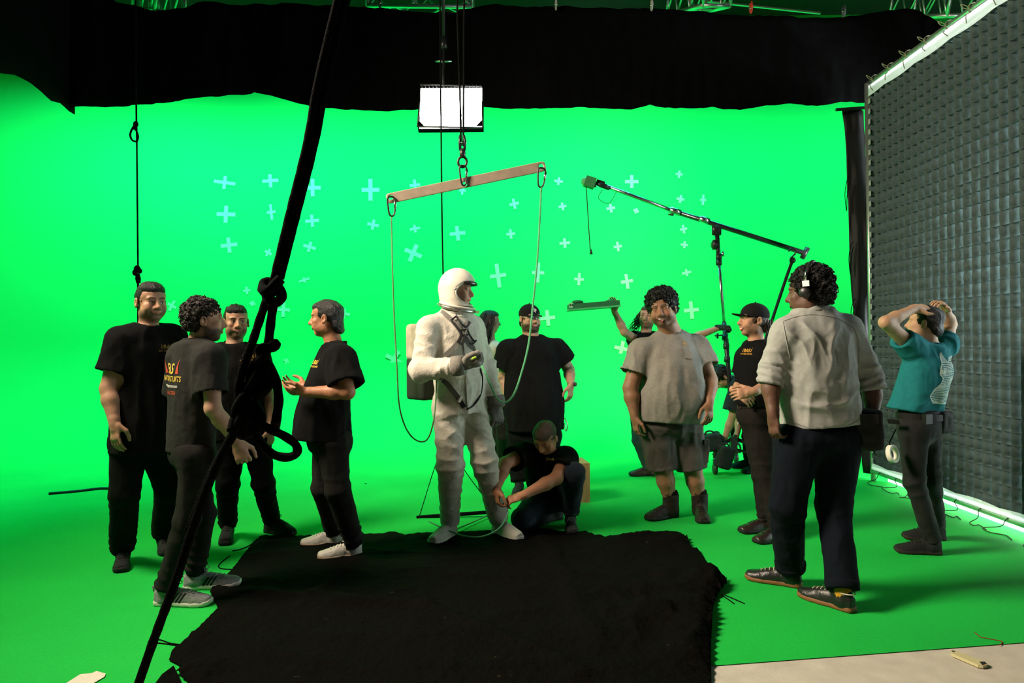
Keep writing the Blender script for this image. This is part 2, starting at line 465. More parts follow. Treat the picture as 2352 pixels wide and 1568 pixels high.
def sdf_hand(S, w, d, n, side, curl=0.25, s=1.0, thumb=0.4, spread=0.0, curls=None):
    """w wrist, d finger direction, n palm normal, side 'l'/'r'; curl 0 flat .. 1 fist"""
    d = nrm(d); n = nrm(np.asarray(n) - d * np.dot(n, d)); t = np.cross(d, n) if side == 'r' else np.cross(n, d)
    def P(a, b, c): return w + (d * a + t * b + n * c) * s
    R = np.stack([d, t, n], axis=1)
    S.ell(P(.045, .001, 0), np.array((.050, .038, .0145)) * s, R, .014 * s)
    S.ell(P(.078, .0, -.002), np.array((.020, .037, .0115)) * s, R, .012 * s)
    S.cone(P(-.02, 0, 0), P(.03, .002, 0), .025 * s, .024 * s, .014 * s)
    tip = []
    for i, (b, L, r) in enumerate(((.0310, .070, .0084), (.0105, .078, .0086), (-.0105, .073, .0083), (-.0305, .057, .0074))):
        c = curl if curls is None else curls[i]
        a0 = P(.084, b, -.001); sp = spread * (.0295 - i * .0195) * 6
        dr = nrm(d + t * sp)
        seg = (L * .44, L * .31, L * .25); ang = 0; p = a0; bend = (c * 1.25 + .05, c * 1.65 + .08, c * 1.1 + .06); rr = r
        for sl, bd in zip(seg, bend):
            ang += bd
            v = dr * math.cos(ang) + n * math.sin(ang)
            p2 = p + v * sl * s
            S.cone(p, p2, rr * s, rr * .90 * s, .0015 * s); rr *= .90; p = p2
        tip.append(p)
    b0 = P(.018, .026, .006); v1 = nrm(d * .62 + t * (.75 - thumb * .35) + n * (.12 + thumb * .5)); p1 = b0 + v1 * .046 * s
    v2 = nrm(d * .85 + t * (.30 - thumb * .45) + n * (.08 + thumb * .4)); p2 = p1 + v2 * .030 * s
    v3 = nrm(d * .95 + t * (.10 - thumb * .4) + n * (.05 + thumb * .35)); p3 = p2 + v3 * .024 * s
    S.cone(b0, p1, .0165 * s, .0118 * s, .012 * s); S.cone(p1, p2, .0112 * s, .0100 * s, .004 * s); S.cone(p2, p3, .0100 * s, .0085 * s, .004 * s)
    return tip

def fold_disp(V, N, folds=(), drape=None, seed=0.0, fine=0.0015):
    """cloth relief: folds = [(centre, axis, radius, amp, freq)], drape = (amp, scale vector)"""
    d = np.zeros(len(V))
    if drape:
        amp, sc = drape; q = V * np.asarray(sc) + seed
        n = fbm(q, 3); d += amp * (1 - 2.2 * np.abs(n)) * .6 + amp * .5 * vnoise(q * .6 + 5)
    for c, ax, rad, amp, fr in folds:
        c = np.asarray(c, float); ax = nrm(ax); r = np.linalg.norm(V - c, axis=1)
        m = r < rad * 2.2
        if not m.any(): continue
        Vm = V[m]; ph = ((Vm - c) @ ax) * fr + 2.2 * vnoise(Vm * 4.5 + seed) + .6 * vnoise(Vm * 11 + seed)
        w = np.exp(-(r[m] / rad) ** 2)
        d[m] += amp * w * (.45 - np.abs(np.sin(ph)) ** .75) * (.75 + .55 * vnoise(Vm * 5 + seed + 3))
    if fine: d += fine * vnoise(V * 45 + seed)
    return V + N * d[:, None]

class Fig:
    def __init__(s, label, D, base_px):
        s.D = D
        b = FL(*base_px); b[2] = 0
        s.e = empty('person', b, label, 'person'); s.J = {}; s.bvh = {}
        s.B = SDF()
        s.chunks = []
    def p(s, px, py, dd=0.0): return W(px, py, s.D + dd)
    def joints(s, **kw):
        for k, v in kw.items(): s.J[k] = s.p(*v)
        return s
    def cloth(s, name, S, h, material, folds=(), drape=None, seed=0.0, fine=0.001, col=None, parent=None, label=None, keep=None, flatz=1.0):
        V, Q = S.mesh(h); N = vnormals(V, Q) * (1, 1, flatz)
        V = fold_disp(V, N, folds, drape, seed, fine)
        o = mesh_obj(name, V, Q, material, parent or s.e, True, None if col is None else col(V))
        if label: o['label'] = label
        s.bvh[keep or name] = (V, Q)
        return o
    # ---- parts of the body
    def body(s, skin, hc, yaw, pitch=0, roll=0, hs=1.0, headkw={}, colkw={}, arms='lr', bare_legs=False, arm_r=1.0, torso=None, legs=True, neck_r=1.0, head_h=.0040, arm_h=.0058, base_h=.020, legkw=(.074, .051, .040), hands={}, leg_h=.008, neck_lo=-.10, tattoo=False):
        J = s.J; S = s.B; c = s.p(*hc) if len(hc) == 3 and hc[0] > 20 else np.asarray(hc)
        R = frame(yaw, pitch, roll); s.hc, s.hR, s.hs = c, R, hs
        sdf_head(S, c, R, hs, **headkw)
        nt = c + R @ (np.array((0, -.018, -.055)) * hs)
        S.cone(nt, J['nk'] + np.array((0, 0, -.03)), .053 * neck_r * hs, .062 * neck_r * hs, .03)
        for q in 'lr':
            S.cone(J['nk'] + np.array((0, 0, -.045)), J['s' + q], .052, .050, .05)
        if torso: S.loft(*torso)
        ch = [(c - .150 * hs, c + np.array((.150, .150, .145)) * hs, head_h)]
        ch[0][0][2] = c[2] + neck_lo - .06
        for q in 'lr':
            a, b, w = J['s' + q], J.get('e' + q), J.get('w' + q)
            if b is None: continue
            k = arm_r
            S.cone(a, b, .052 * k, .041 * k, .03)
            if w is None: continue
            m = b + (w - b) * .33
            S.cone(b, m, .040 * k, .041 * k, .02); S.cone(m, w, .041 * k, .0265 * (.5 + .5 * k), .02)
            hk = hands.get(q)
            pts = [b, w]
            if hk is not None:
                tips = sdf_hand(S, w, side=q, **hk); pts += tips
            if q in arms:
                P = np.array(pts + [a + (b - a) * .6]); ch.append((P.min(0) - .065, P.max(0) + .065, arm_h))
        if legs:
            for q in 'lr':
                S.cone(J['h' + q], J['k' + q], legkw[0], legkw[1], .03)
                m = J['k' + q] + (J['a' + q] - J['k' + q]) * .3
                S.cone(J['k' + q], m, legkw[1] * .95, legkw[1] * .98, .02); S.cone(m, J['a' + q], legkw[1] * .98, legkw[2], .02)
                if bare_legs:
                    P = np.array((J['k' + q] + (J['h' + q] - J['k' + q]) * .2, J['a' + q])); ch.append((P.min(0) - .09, P.max(0) + .09, leg_h))
        V, Q = S.mesh(base_h, ch)
        C = head_colors(V, c, R, hs, skin, **colkw)
        if tattoo:
            for q in 'lr':
                if J.get('e' + q) is None: continue
                t = np.linalg.norm(V - (J['e' + q] * .75 + J['s' + q] * .25), axis=1)
                m = (np.clip(1 - (t / .17) ** 4, 0, 1) * (np.abs(vnoise(V * 38)) < .30) * .6)[:, None]
                C = C * (1 - m) + np.array((.03, .035, .045)) * m
        V = V + vnormals(V, Q) * (.0006 * vnoise(V * 70))[:, None]
        s.bodyo = mesh_obj('body', V, Q, mat('skin', (.5, .3, .2), .55, spec=.35, attr='Col', noise=(40, .07), bump=(220, .08)), s.e, True, C)
        return s
    def torso_rows(s, hemw, hemd, bw, bd, cw, cd, bf=0.0, cf=0.0):
        return [(0, hemw, hemd, bf), (.30, bw, bd, bf), (.62, cw, cd, cf), (.82, cw * .93, cd * .92, cf * .5), (.93, cw * .66, cd * .72, 0), (1, .080, .078, 0)]
    def tee(s, material, hem, rows, sleeve=.62, sl_r=(.078, .092), h=.0085, drape=(.015, (7, 7, 2.2)), folds=(), seed=0.0, name='t_shirt', collar=True, col=None, nk_up=.0, v_neck=0.0, sleeves='lr', fine=.0012, sh_r=.060, lat=None):
        J = s.J; S = SDF()
        lat = nrm(J['sl'] - J['sr']) if lat is None else lat
        top = J['nk'] + np.array((0, 0, nk_up)); hem = s.p(*hem) if len(hem) == 3 and hem[0] > 20 else np.asarray(hem)
        S.loft(hem, top, lat, rows, .02, 2.25)
        fl = list(folds)
        for q in 'lr':
            a = J['s' + q]
            S.cone(top + np.array((0, 0, -.055)), a, sh_r, sh_r, .06)
            tq = top + (a - top) * .30; tq[2] = top[2] - .030
            S.cone(top + np.array((0, 0, -.022)), tq, .072, .058, .04); S.cone(tq, a + np.array((0, 0, .0)), .058, .060, .05)
            if q in sleeves:
                e = a + (J['e' + q] - a) * sleeve
                S.cone(a, e, sl_r[0], sl_r[1], .045, flat=2)
                dv = nrm(e - a)
                S.cone(e - dv * .025, e + dv * .05, sl_r[1] - .017, sl_r[1] - .015, 0, op='s', flat=1)
                fl.append((a + (top - a) * .1 + np.array((0, 0, -.08)), nrm(np.array((lat[0], lat[1], .9 if q == 'l' else -.9))), .11, .007, 42))
        nv = top + np.array((0, 0, .018)); fw = nrm(np.cross(nrm(lat), UP))
        S.cone(nv + np.array((0, 0, .05)) + fw * .0, nv + np.array((0, 0, .004)) + fw * .006, .085, .064, .008, op='s')
        if v_neck:
            S.cone(nv + fw * .05, nv + fw * .10 + np.array((0, 0, -v_neck)), .045, .012, .006, op='s')
        o = s.cloth(name, S, h, material, fl, drape, seed, fine, col, flatz=.25)
        s.lat, s.fw, s.top = lat, fw, top
        if collar:
            ring = []
            for i in range(28):
                an = 2 * math.pi * i / 28; c = math.cos(an); sn = math.sin(an)
                ring.append(top + lat * .070 * c + fw * (.068 * sn + .006) + np.array((0, 0, .016 - .016 * sn - v_neck * .6 * max(0, sn) ** 6)))
            V, Q = s.bvh[name]; bv = BVHTree.FromPolygons([tuple(v) for v in V], Q.tolist())
            rg = []
            for r0 in ring:
                hit = bv.find_nearest(Vector(r0)); rg.append(np.array(hit[0]) + np.array(hit[1]) * .003)
            MB().tube(cr_spline(rg, 2, True), .0085, 8, closed=True).obj('collar', material, o, True)
        return o
    def trousers(s, material, waist, pel=(.165, .120), leg=(.098, .074, .060), h=.0095, folds=(), drape=(.006, (9, 9, 3)), seed=3.0, name='trousers', cuff=1.0, top_len=.16, stack=.012, fine=.001, shorts=None, col=None, extra=None):
        J = s.J; S = SDF(); lat = nrm(J['hl'] - J['hr'])
        wp = s.p(*waist) if len(waist) == 3 and waist[0] > 20 else np.asarray(waist)
        pc = (J['hl'] + J['hr']) / 2
        S.loft(pc + nrm(pc - wp) * .02, wp, lat, [(0, pel[0] * .93, pel[1] * .9), (.35, pel[0], pel[1]), (1, pel[0] * .92, pel[1] * .93)], .03, 2.2)
        S.ell(pc, (pel[0] * .92, pel[1] * .95, .10), np.stack([lat, nrm(np.cross(lat, (0, 0, 1.))), np.array((0, 0, 1.))], 1), .04)
        fl = list(folds)
        for q in 'lr':
            hp, kn, an = J['h' + q], J['k' + q], J['a' + q]
            if shorts:
                e = kn + (hp - kn) * shorts[0]
                S.cone(hp, e, leg[0], shorts[1], .04, flat=2); dv = nrm(e - hp)
                S.cone(e - dv * .03, e + dv * .06, shorts[1] - .018, shorts[1] - .016, 0, flat=1, op='s')
                fl.append((e, dv, .10, .008, 30))
            else:
                S.cone(hp, kn, leg[0], leg[1], .04); S.cone(kn, an + nrm(an - kn) * .02 * cuff, leg[1], leg[2], .03, flat=2)
                fl += [(kn, nrm(an - hp), .13, .014, 34), (an, nrm(an - kn), .12, stack * 1.4, 55), (hp + (0, 0, -.03), nrm(lat + np.array((0, 0, 1.))), .10, .006, 40)]
        if extra: extra(S)
        return s.cloth(name, S, h, material, fl, drape, seed, fine, col, flatz=.5)
    # ---- head things
    def H(s, x, y, z): return s.hc + s.hR @ (np.array((x, y, z)) * s.hs)
    def hair(s, material, style='short', h=.0045, vol=1.0, seed=0.0, curls=0, curl_r=.007, label=None, bald=0.0):
        S = SDF(); R = s.hR; k = s.hs
        def E(x, y, z, rx, ry, rz, kk=.012, op='u'): S.ell(s.H(x * 1.06, y, z), np.array((rx * 1.06, ry, rz)) * k, R, kk, op)
        if style == 'short':
            E(0, -.014, .036, .0795, .1005, .0860); E(0, .028, .082, .058 * vol, .062, .036 * vol, .02); E(0, -.01, .09, .06, .07, .034 * vol, .02)
            E(0, .128, -.036, .080, .078, .113, .016, 's'); E(0, -.09, -.125, .12, .10, .075, .01, 's')
            for q in (-1, 1): E(q * .088, .010, -.030, .030, .036, .042, .008, 's'); E(q * .09, .05, -.06, .05, .05, .06, .006, 's')
        elif style == 'crop':
            E(0, -.014, .036, .0795, .1005, .0870); E(0, .03, .074, .062, .062, .042, .02)
            E(0, .130, -.034, .082, .080, .118, .008, 's'); E(0, -.09, -.125, .12, .10, .075, .01, 's')
            for q in (-1, 1): E(q * .088, .010, -.030, .030, .036, .042, .008, 's'); E(q * .09, .05, -.06, .05, .05, .06, .006, 's')
        elif style == 'back':           # combed back, longer at the nape
            E(0, -.016, .036, .080, .102, .087); E(0, .026, .078, .064, .066, .038, .02); E(0, -.070, -.040, .062, .042, .058, .02); E(0, -.095, -.078, .050, .022, .030, .015)
            E(0, .128, -.034, .078, .080, .116, .008, 's')
            for q in (-1, 1): E(q * .088, .004, -.034, .026, .024, .036, .006, 's'); E(q * .09, .05, -.075, .05, .05, .06, .006, 's')
        elif style == 'curly':
            E(0, -.018, .050, .088 * vol, .102 * vol, .088 * vol); E(0, -.05, -.005, .078 * vol, .068 * vol, .065, .02)
            E(0, .130, -.036, .086, .078, .108, .008, 's'); E(0, -.08, -.130, .14, .12, .070, .01, 's')
            for q in (-1, 1): E(q * .092, .006, -.040, .032, .030, .040, .006, 's'); E(q * .09, .05, -.065, .05, .05, .06, .006, 's')
        elif style == 'afro':
            E(0, -.022, .056, .104 * vol, .112 * vol, .100 * vol); E(0, -.055, .0, .094 * vol, .080 * vol, .080, .02)
            E(0, .128, -.036, .086, .082, .122, .008, 's'); E(0, -.075, -.150, .16, .14, .080, .01, 's')
            for q in (-1, 1): E(q * .096, .010, -.046, .034, .032, .042, .006, 's'); E(q * .09, .06, -.065, .06, .05, .06, .006, 's')
        elif style == 'bun':
            E(0, -.016, .034, .083, .104, .090); E(0, .026, .076, .064, .066, .038, .02); E(0, -.075, -.035, .060, .040, .050, .02)
            for q in (-1, 1): E(q * .082, .062, -.020, .040, .036, .050, .006, 's')
            if vol > 1.5: E(0, -.062, -.10, .095, .062, .17, .04)
            E(0, .128, -.032, .082, .080, .112, .008, 's')
            for q in (-1, 1): E(q * .088, .004, -.030, .026, .026, .036, .006, 's'); E(q * .09, .05, -.075, .05, .05, .06, .006, 's')
        elif style == 'under_cap':
            E(0, -.020, .000, .079, .094, .075); E(0, -.075, -.045, .060, .036, .050, .02)
            E(0, .108, -.030, .095, .082, .12, .008, 's'); E(0, 0, .12, .2, .2, .09, .006, 's')
            for q in (-1, 1): E(q * .088, .004, -.032, .026, .022, .036, .006, 's'); E(q * .09, .05, -.075, .05, .05, .06, .006, 's')
        V, Q = S.mesh(h); N = vnormals(V, Q); q = (V - s.hc) @ R / k
        if style in ('short', 'back', 'bun', 'under_cap'):
            d = (.0022 + .002 * (q[:, 1] < .05)) * fbm(q * (62, 12, 26) + seed, 2) + .002 * vnoise(q * 24 + seed)
        elif style == 'crop': d = .003 * fbm(q * (90, 30, 60) + seed, 2)
        else: d = .007 * fbm(q * 55 + seed, 2)
        V = V + N * d[:, None]
        o = mesh_obj('hair', V, Q, material, s.e)
        if label: o['label'] = label
        if curls:
            rg = np.random.default_rng(int(seed * 10) + 3); mb = MB()
            for i in rg.choice(len(V), curls):
                n = N[i]; t = nrm(rg.normal(size=3)); t = nrm(t - n * (t @ n) * .6 + n * .5); u = nrm(np.cross(t, rg.normal(size=3))); w = np.cross(t, u)
                pts = [V[i] - n * .003 + (u * math.cos(a) + w * math.sin(a)) * curl_r * k + t * .0014 * j for j, a in ((j, j * 1.05) for j in range(10))]
                mb.tube(pts, .0026, 4, cap=False)
            c = mb.obj('hair_curls', material, o, True); c['kind'] = 'stuff'
        return o
    def strands(s, material, roots, length, flow, r=.004, n=60, seed=1, name='hair_strands', parent=None, wave=.02):
        rg = np.random.default_rng(seed); mb = MB()
        for i in range(n):
            x, y, z = roots(rg); p = s.H(x, y, z); pts = [p]; L = length * rg.uniform(.7, 1.05); ph = rg.uniform(0, 6)
            for j in range(1, 8):
                t = j / 7; v = flow(t, x, y, z, rg)
                pts.append(p + (s.hR @ np.asarray(v)) * L + np.array((math.sin(ph + t * 7), math.cos(ph * 1.3 + t * 6), 0)) * wave * t)
            mb.tube(pts, [r * (1 - .75 * j / 7) for j in range(8)], 5, cap=False)
        o = mb.obj(name, material, parent or s.e, True); o['kind'] = 'stuff'
        return o
    def cap(s, material, brim_dir=0.0, h=.004, tilt=0.0, label=None):
        R = s.hR; k = s.hs; S = SDF()
        S.ell(s.H(0, -.012, .040), np.array((.091, .108, .090)) * k, R, .01)
        S.ell(s.H(0, -.012, -.058), np.array((.2, .2, .085)) * k, R @ frame(0, 0)[:, [0, 1, 2]] if False else R, .004, 's')
        V, Q = S.mesh(h); N = vnormals(V, Q)
        q = (V - s.hc) @ R / k; an = np.arctan2(q[:, 0], q[:, 1] + .012)
        V = V - N * (.0014 * (np.abs(np.sin(an * 3)) < .06))[:, None]
        o = mesh_obj('cap', V, Q, material, s.e)
        if label: o['label'] = label
        # brim
        top, bot = [], []; n = 14; m = 6; mb = MB()
        for i in range(n + 1):
            a = -1.05 + 2.1 * i / n
            for j in range(m + 1):
                t = j / m; ro = np.array((math.sin(a) * .086, -.012 + math.cos(a) * .105)); ri = np.array((math.sin(a) * .082 * (1 - .05 * t), math.cos(a) * .098 + .068 * t * math.cos(a * 1.1) ** .6))
                z = .034 - .012 * (a / 1.05) ** 2 - .006 * t - tilt * t
                mb.v.append(s.H(ri[0], ri[1], z)); 
        nv = len(mb.v)
        for i in range(nv): mb.v.append(mb.v[i] - s.hR[:, 2] * .005)
        for i in range(n):
            for j in range(m):
                a = i * (m + 1) + j; mb.f.append((a, a + m + 1, a + m + 2, a + 1)); mb.f.append((nv + a, nv + a + 1, nv + a + m + 2, nv + a + m + 1))
            a = i * (m + 1) + m; mb.f.append((a, a + m + 1, nv + a + m + 1, nv + a))
        mb.obj('brim', material, o, True)
        MB().sphere(s.H(0, -.012, .132), .007 * k, 8).obj('button', material, o, True)
        return o
    # ---- shoes
    def shoe(s, heel, toe, mats, L=None, boot=0.0, width=1.0, lift=0.0, h=.0055, laces=None, heel_up=0.0, shaft=1.0, stripes=None, name='shoe', high=1.0, tilt=0.0, pull=False):
        up, so = mats[0], mats[1]
        a = np.asarray(heel, float); b = np.asarray(toe, float); d = b - a; d[2] = 0; LL = L or np.linalg.norm(d); d = nrm(d)
        if tilt: d = nrm(d * math.cos(tilt) - np.array((0, 0, math.sin(tilt))))
        lt = nrm(np.cross((0, 0, 1.0), d)); u = np.cross(d, lt)
        o0 = a + np.array((0, 0, lift)) + u * 0
        ts = np.array((0, .04, .15, .35, .55, .72, .86, .95, 1.0)); ws = np.array((.022, .031, .035, .034, .043, .048, .045, .036, .022)) * width
        hs = np.array((.076, .088, .094, .092, .082, .066, .056, .050, .040)) * high
        def loc(X, Y, Z):
            x = X - o0[0]; y = Y - o0[1]; z = Z - o0[2]
            return (x * d[0] + y * d[1] + z * d[2]) / LL, x * lt[0] + y * lt[1] + z * lt[2], x * u[0] + y * u[1] + z * u[2]
        def sole(X, Y, Z):
            t, y, z = loc(X, Y, Z); w = np.interp(np.clip(t, 0, 1), ts, ws) + .003
            zt = .026 + .010 * np.clip(.3 - t, 0, 1); zb = .010 * np.clip((t - .8) / .2, 0, 1) ** 2 + heel_up * np.clip(.6 - t, 0, 1)
            return np.maximum.reduce([np.abs(y) - w, z - zt - zb, zb - z, (t - 1.0) * LL, -t * LL])
        def upper(X, Y, Z):
            t, y, z = loc(X, Y, Z); tc = np.clip(t, .01, .99); w = np.interp(tc, ts, ws); hh = np.interp(tc, ts, hs)
            zz = np.maximum(z - .018, 0) / (hh - .018 + .001)
            rho = ((np.abs(y) / w) ** 2.2 + zz ** 2.4) ** (1 / 2.3)
            return np.maximum.reduce([(rho - 1) * np.minimum(w, hh), .016 - z, (t - .985) * LL, (.012 - t) * LL])
        c = [o0 + d * LL * t + lt * y + u * z for t in (0, 1) for y in (-.06, .06) for z in (0, .11)]
        lo, hi = np.min(c, 0), np.max(c, 0)
        S = SDF().raw(lo, hi, upper)
        ank = o0 + d * LL * .20 + u * .05
        s_top = ank + u * (.045 + boot)
        S.cone(o0 + d * LL * .36 + u * .070, o0 + d * LL * .27 + u * (.108 + boot * .5), .020 * width, .022 * width, .012, flat=2)
        S.cone(ank, s_top, .043 * width * shaft, (.040 + boot * .06) * width * shaft, .02, flat=2)
        S.cone(s_top - u * .02, s_top + u * .04, .034 * width * shaft, .034 * width * shaft, .004, op='s', flat=1)
        V, Q = S.mesh(h); N = vnormals(V, Q)
        V = V + N * (.0018 * vnoise(V * 40) )[:, None]
        sh = mesh_obj(name, V, Q, up, s.e)
        V, Q = SDF().raw(lo, hi, sole).mesh(h * 1.25); mesh_obj('sole', V, Q, so, sh)
        if laces:
            mb = MB()
            bv = BVHTree.FromPolygons([tuple(v.co) for v in sh.data.vertices], [tuple(p.vertices) for p in sh.data.polygons])
            def on(t, y):
                r = bv.ray_cast(Vector(o0 + d * LL * t + lt * y + u * .3), Vector(-u))
                return np.array(r[0]) + u * .003 if r[0] is not None else o0 + d * LL * t + lt * y + u * .07
            for i in range(5):
                t = .40 + .075 * i
                mb.tube([on(t, -.022), on(t + .01, 0), on(t, .022)], .003, 5)
            for q in (-1, 1):
                p = on(.37, 0); mb.tube(cr_spline([p, p + lt * q * .02 + u * .018, p + lt * q * .045 + u * .004 + d * .01, p + lt * q * .02 + u * .002 + d * .02, p], 5), .0022, 5)
            mb.obj('laces', laces, sh, True)
        if stripes:
            bv = BVHTree.FromPolygons([tuple(v.co) for v in sh.data.vertices], [tuple(p.vertices) for p in sh.data.polygons])
            for sd in (-1, 1):
                for i in range(3):
                    t0 = .40 + i * .065; P = []
                    for j in range(6):
                        f = j / 5; org = o0 + d * LL * (t0 - .10 * f + .06) + lt * sd * .2 + u * (.070 - .045 * f)
                        r = bv.ray_cast(Vector(org), Vector(-lt * sd))
                        if r[0] is not None: P.append(np.array(r[0]) + lt * sd * .001)
                    if len(P) > 2: MB().tube(P, .006, 4, flat=(lt, .25)).obj('stripe', stripes, sh, True)
        if pull:
            MB().tube(cr_spline([o0 + u * (.085 + boot * .9) - d * .0, o0 + u * (.10 + boot) - d * .012, o0 + u * (.07 + boot) - d * .005], 4), .004, 5).obj('pull_tab', up, sh, True)
        return sh
    # ---- decals lying on a garment
    def decal(s, on, shapes, origin, right, up, nrmv, material, name='logo', parent=None, off=.0025, label=None, far=.25):
        """shapes: list of ('text', str, x, y, size, sx) or ('poly', [(x, y)..]); metres in the decal plane, cast along -nrmv onto garment"""
        V, Q = s.bvh[on]; bv = BVHTree.FromPolygons([tuple(v) for v in V], Q.tolist())
        right, up, nv = nrm(right), nrm(up), nrm(nrmv)
        bm = bmesh.new()
        for sh in shapes:
            if sh[0] == 'text':
                cu = bpy.data.curves.new('t', 'FONT'); cu.body = sh[1]; cu.size = sh[4]; cu.align_x = 'CENTER'; cu.offset = sh[4] * .012; cu.resolution_u = 3
                ob = bpy.data.objects.new('t', cu); me = bpy.data.meshes.new_from_object(ob)
                for v in me.vertices: v.co = (v.co.x * sh[5] + sh[2], v.co.y + sh[3], 0)
                bm.from_mesh(me); bpy.data.objects.remove(ob); bpy.data.meshes.remove(me); bpy.data.curves.remove(cu)
            else:
                bm.faces.new([bm.verts.new((x, y, 0)) for x, y in sh[1]])
        bmesh.ops.triangulate(bm, faces=bm.faces[:])
        for _ in range(5):
            lg = [e for e in bm.edges if e.calc_length() > .013]
            if not lg: break
            bmesh.ops.subdivide_edges(bm, edges=lg, cuts=1); bmesh.ops.triangulate(bm, faces=[f for f in bm.faces if len(f.verts) > 3])
        dead = []
        for v in bm.verts:
            o = origin + right * v.co.x + up * v.co.y + nv * far
            r = bv.ray_cast(Vector(o), Vector(-nv))
            if r[0] is None: dead.append(v)
            else: v.co = r[0] + Vector(nv) * off
        if dead: bmesh.ops.delete(bm, geom=dead, context='VERTS')
        me = bpy.data.meshes.new(name); bm.to_mesh(me); bm.free(); me.materials.append(material)
        o = bpy.data.objects.new(name, me); COL.objects.link(o); o.parent = parent or s.e; o.matrix_parent_inverse = parent_inv(o.parent)
        if label: o['label'] = label
        return o
# ================================================================== the studio
def green_paint(name, scuff):
    m = bpy.data.materials.new(name); m.use_nodes = True; nt = m.node_tree; b = nt.nodes['Principled BSDF']
    tc = nt.nodes.new('ShaderNodeTexCoord')
    n1 = nt.nodes.new('ShaderNodeTexNoise'); n1.inputs['Scale'].default_value = 1.3; n1.inputs['Detail'].default_value = 6
    n2 = nt.nodes.new('ShaderNodeTexNoise'); n2.inputs['Scale'].default_value = 60; n2.inputs['Detail'].default_value = 4
    nt.links.new(tc.outputs['Object'], n1.inputs['Vector']); nt.links.new(tc.outputs['Object'], n2.inputs['Vector'])
    r = nt.nodes.new('ShaderNodeMapRange'); r.inputs[1].default_value = .3; r.inputs[2].default_value = .7; r.inputs[3].default_value = 1 - scuff; r.inputs[4].default_value = 1 + scuff * .4
    nt.links.new(n1.outputs['Fac'], r.inputs[0])
    r2 = nt.nodes.new('ShaderNodeMapRange'); r2.inputs[1].default_value = .3; r2.inputs[2].default_value = .7; r2.inputs[3].default_value = 1 - scuff * .8; r2.inputs[4].default_value = 1 + scuff * .5
    nt.links.new(n2.outputs['Fac'], r2.inputs[0])
    mu = nt.nodes.new('ShaderNodeMath'); mu.operation = 'MULTIPLY'; nt.links.new(r.outputs[0], mu.inputs[0]); nt.links.new(r2.outputs[0], mu.inputs[1])
    mx = nt.nodes.new('ShaderNodeMix'); mx.data_type = 'RGBA'; mx.blend_type = 'MULTIPLY'; mx.inputs[0].default_value = 1
    mx.inputs[6].default_value = (.012, .44, .056, 1); nt.links.new(mu.outputs[0], mx.inputs[7])
    nt.links.new(mx.outputs[2], b.inputs['Base Color']); b.inputs['Roughness'].default_value = .75; b.inputs['Specular IOR Level'].default_value = .12
    return m
M_GF = green_paint('green_floor_paint', .10); M_GW = green_paint('green_wall_paint', .02)
M_CONC = mat('concrete', (.50, .46, .40), .85, noise=(9, .10), bump=(120, .12))
M_BLACK = mat('black_duvetyne', (.0016, .0016, .0017), .95, spec=.05, noise=(12, .3))
M_DARK = mat('dark_ceiling', (.022, .026, .026), .9)
M_ALU = mat('aluminium', (.55, .57, .57), .35, metal=.9)
M_STEEL = mat('chrome_steel', (.62, .62, .62), .22, metal=1.0)
M_BKMET = mat('black_metal', (.012, .012, .013), .4, spec=.5)
M_ROPE = mat('black_rope', (.0025, .0025, .0027), .9, spec=.06, bump=(300, .6))
M_WHITE = mat('white_cloth', (.8, .8, .76), .9)
M_CROSS = mat('pale_green_tape', (.36, .55, .19), .7)
M_GROPE = mat('green_white_rope', (.12, .46, .20), .8, bump=(260, .7))

# concrete slab, painted green from a line in front of the camera back to the cove
def struct(o, label=None):
    o['kind'] = 'structure'
    if label: o['label'] = label
    return o
struct(mesh_obj('floor', [(-12, -4, -.004), (12, -4, -.004), (12, 14, -.004), (-12, 14, -.004)], [(0, 1, 2, 3)], M_CONC, smooth=False), 'bare pale concrete floor in front of the green paint')
ea, eb = FL(1640, 1528), FL(2352, 1475); sl = (eb[1] - ea[1]) / (eb[0] - ea[0])
def edge_y(x): return ea[1] + (x - ea[0]) * sl
YB, XL, RAD, CRN, WT = 9.6, -7.6, 1.5, 2.4, 5.95
gf = [(-6.2, edge_y(-6.2), 0), (9, edge_y(9), 0), (9, YB - RAD, 0), (-4, YB - RAD, 0)]
path = [((9.0, YB), (0, -1)), ((2.0, YB), (0, -1))] + [((XL + CRN + CRN * math.cos(a), YB - CRN + CRN * math.sin(a)), (-math.cos(a), -math.sin(a))) for a in [math.pi / 2 + i * math.pi / 40 for i in range(21)]] + [((XL, 2.0), (1, 0)), ((XL, -2.0), (1, 0))]
prof = [(RAD * 1.0, 0.0)] + [(RAD - RAD * math.sin(a), RAD - RAD * math.cos(a)) for a in [i * math.pi / 32 for i in range(1, 17)]] + [(0, 3.2), (0, WT)]
V = []; Fc = []
for (x, y), (nx, ny) in path:
    for d, z in prof: V.append((x + nx * d, y + ny * d, z))
m = len(prof)
for i in range(len(path) - 1):
    for j in range(m - 1):
        a = i * m + j; Fc.append((a, a + 1, a + m + 1, a + m))
struct(mesh_obj('wall_back', V, np.array(Fc), M_GW), 'bright green cyclorama wall with a curved cove at its foot')
inner = [(x + nx * RAD, y + ny * RAD, 0) for (x, y), (nx, ny) in path]
fl = [(9, edge_y(9), 0)] + inner[:-1] + [(XL + RAD, edge_y(XL + RAD), 0)]
struct(mesh_obj('floor', fl, [tuple(range(len(fl)))], M_GF, smooth=False), 'green painted studio floor')
struct(mesh_obj('ceiling', [(-14, -4, 5.95), (14, -4, 5.95), (14, 18, 5.95), (-14, 18, 5.95)], [(3, 2, 1, 0)], M_DARK, smooth=False))
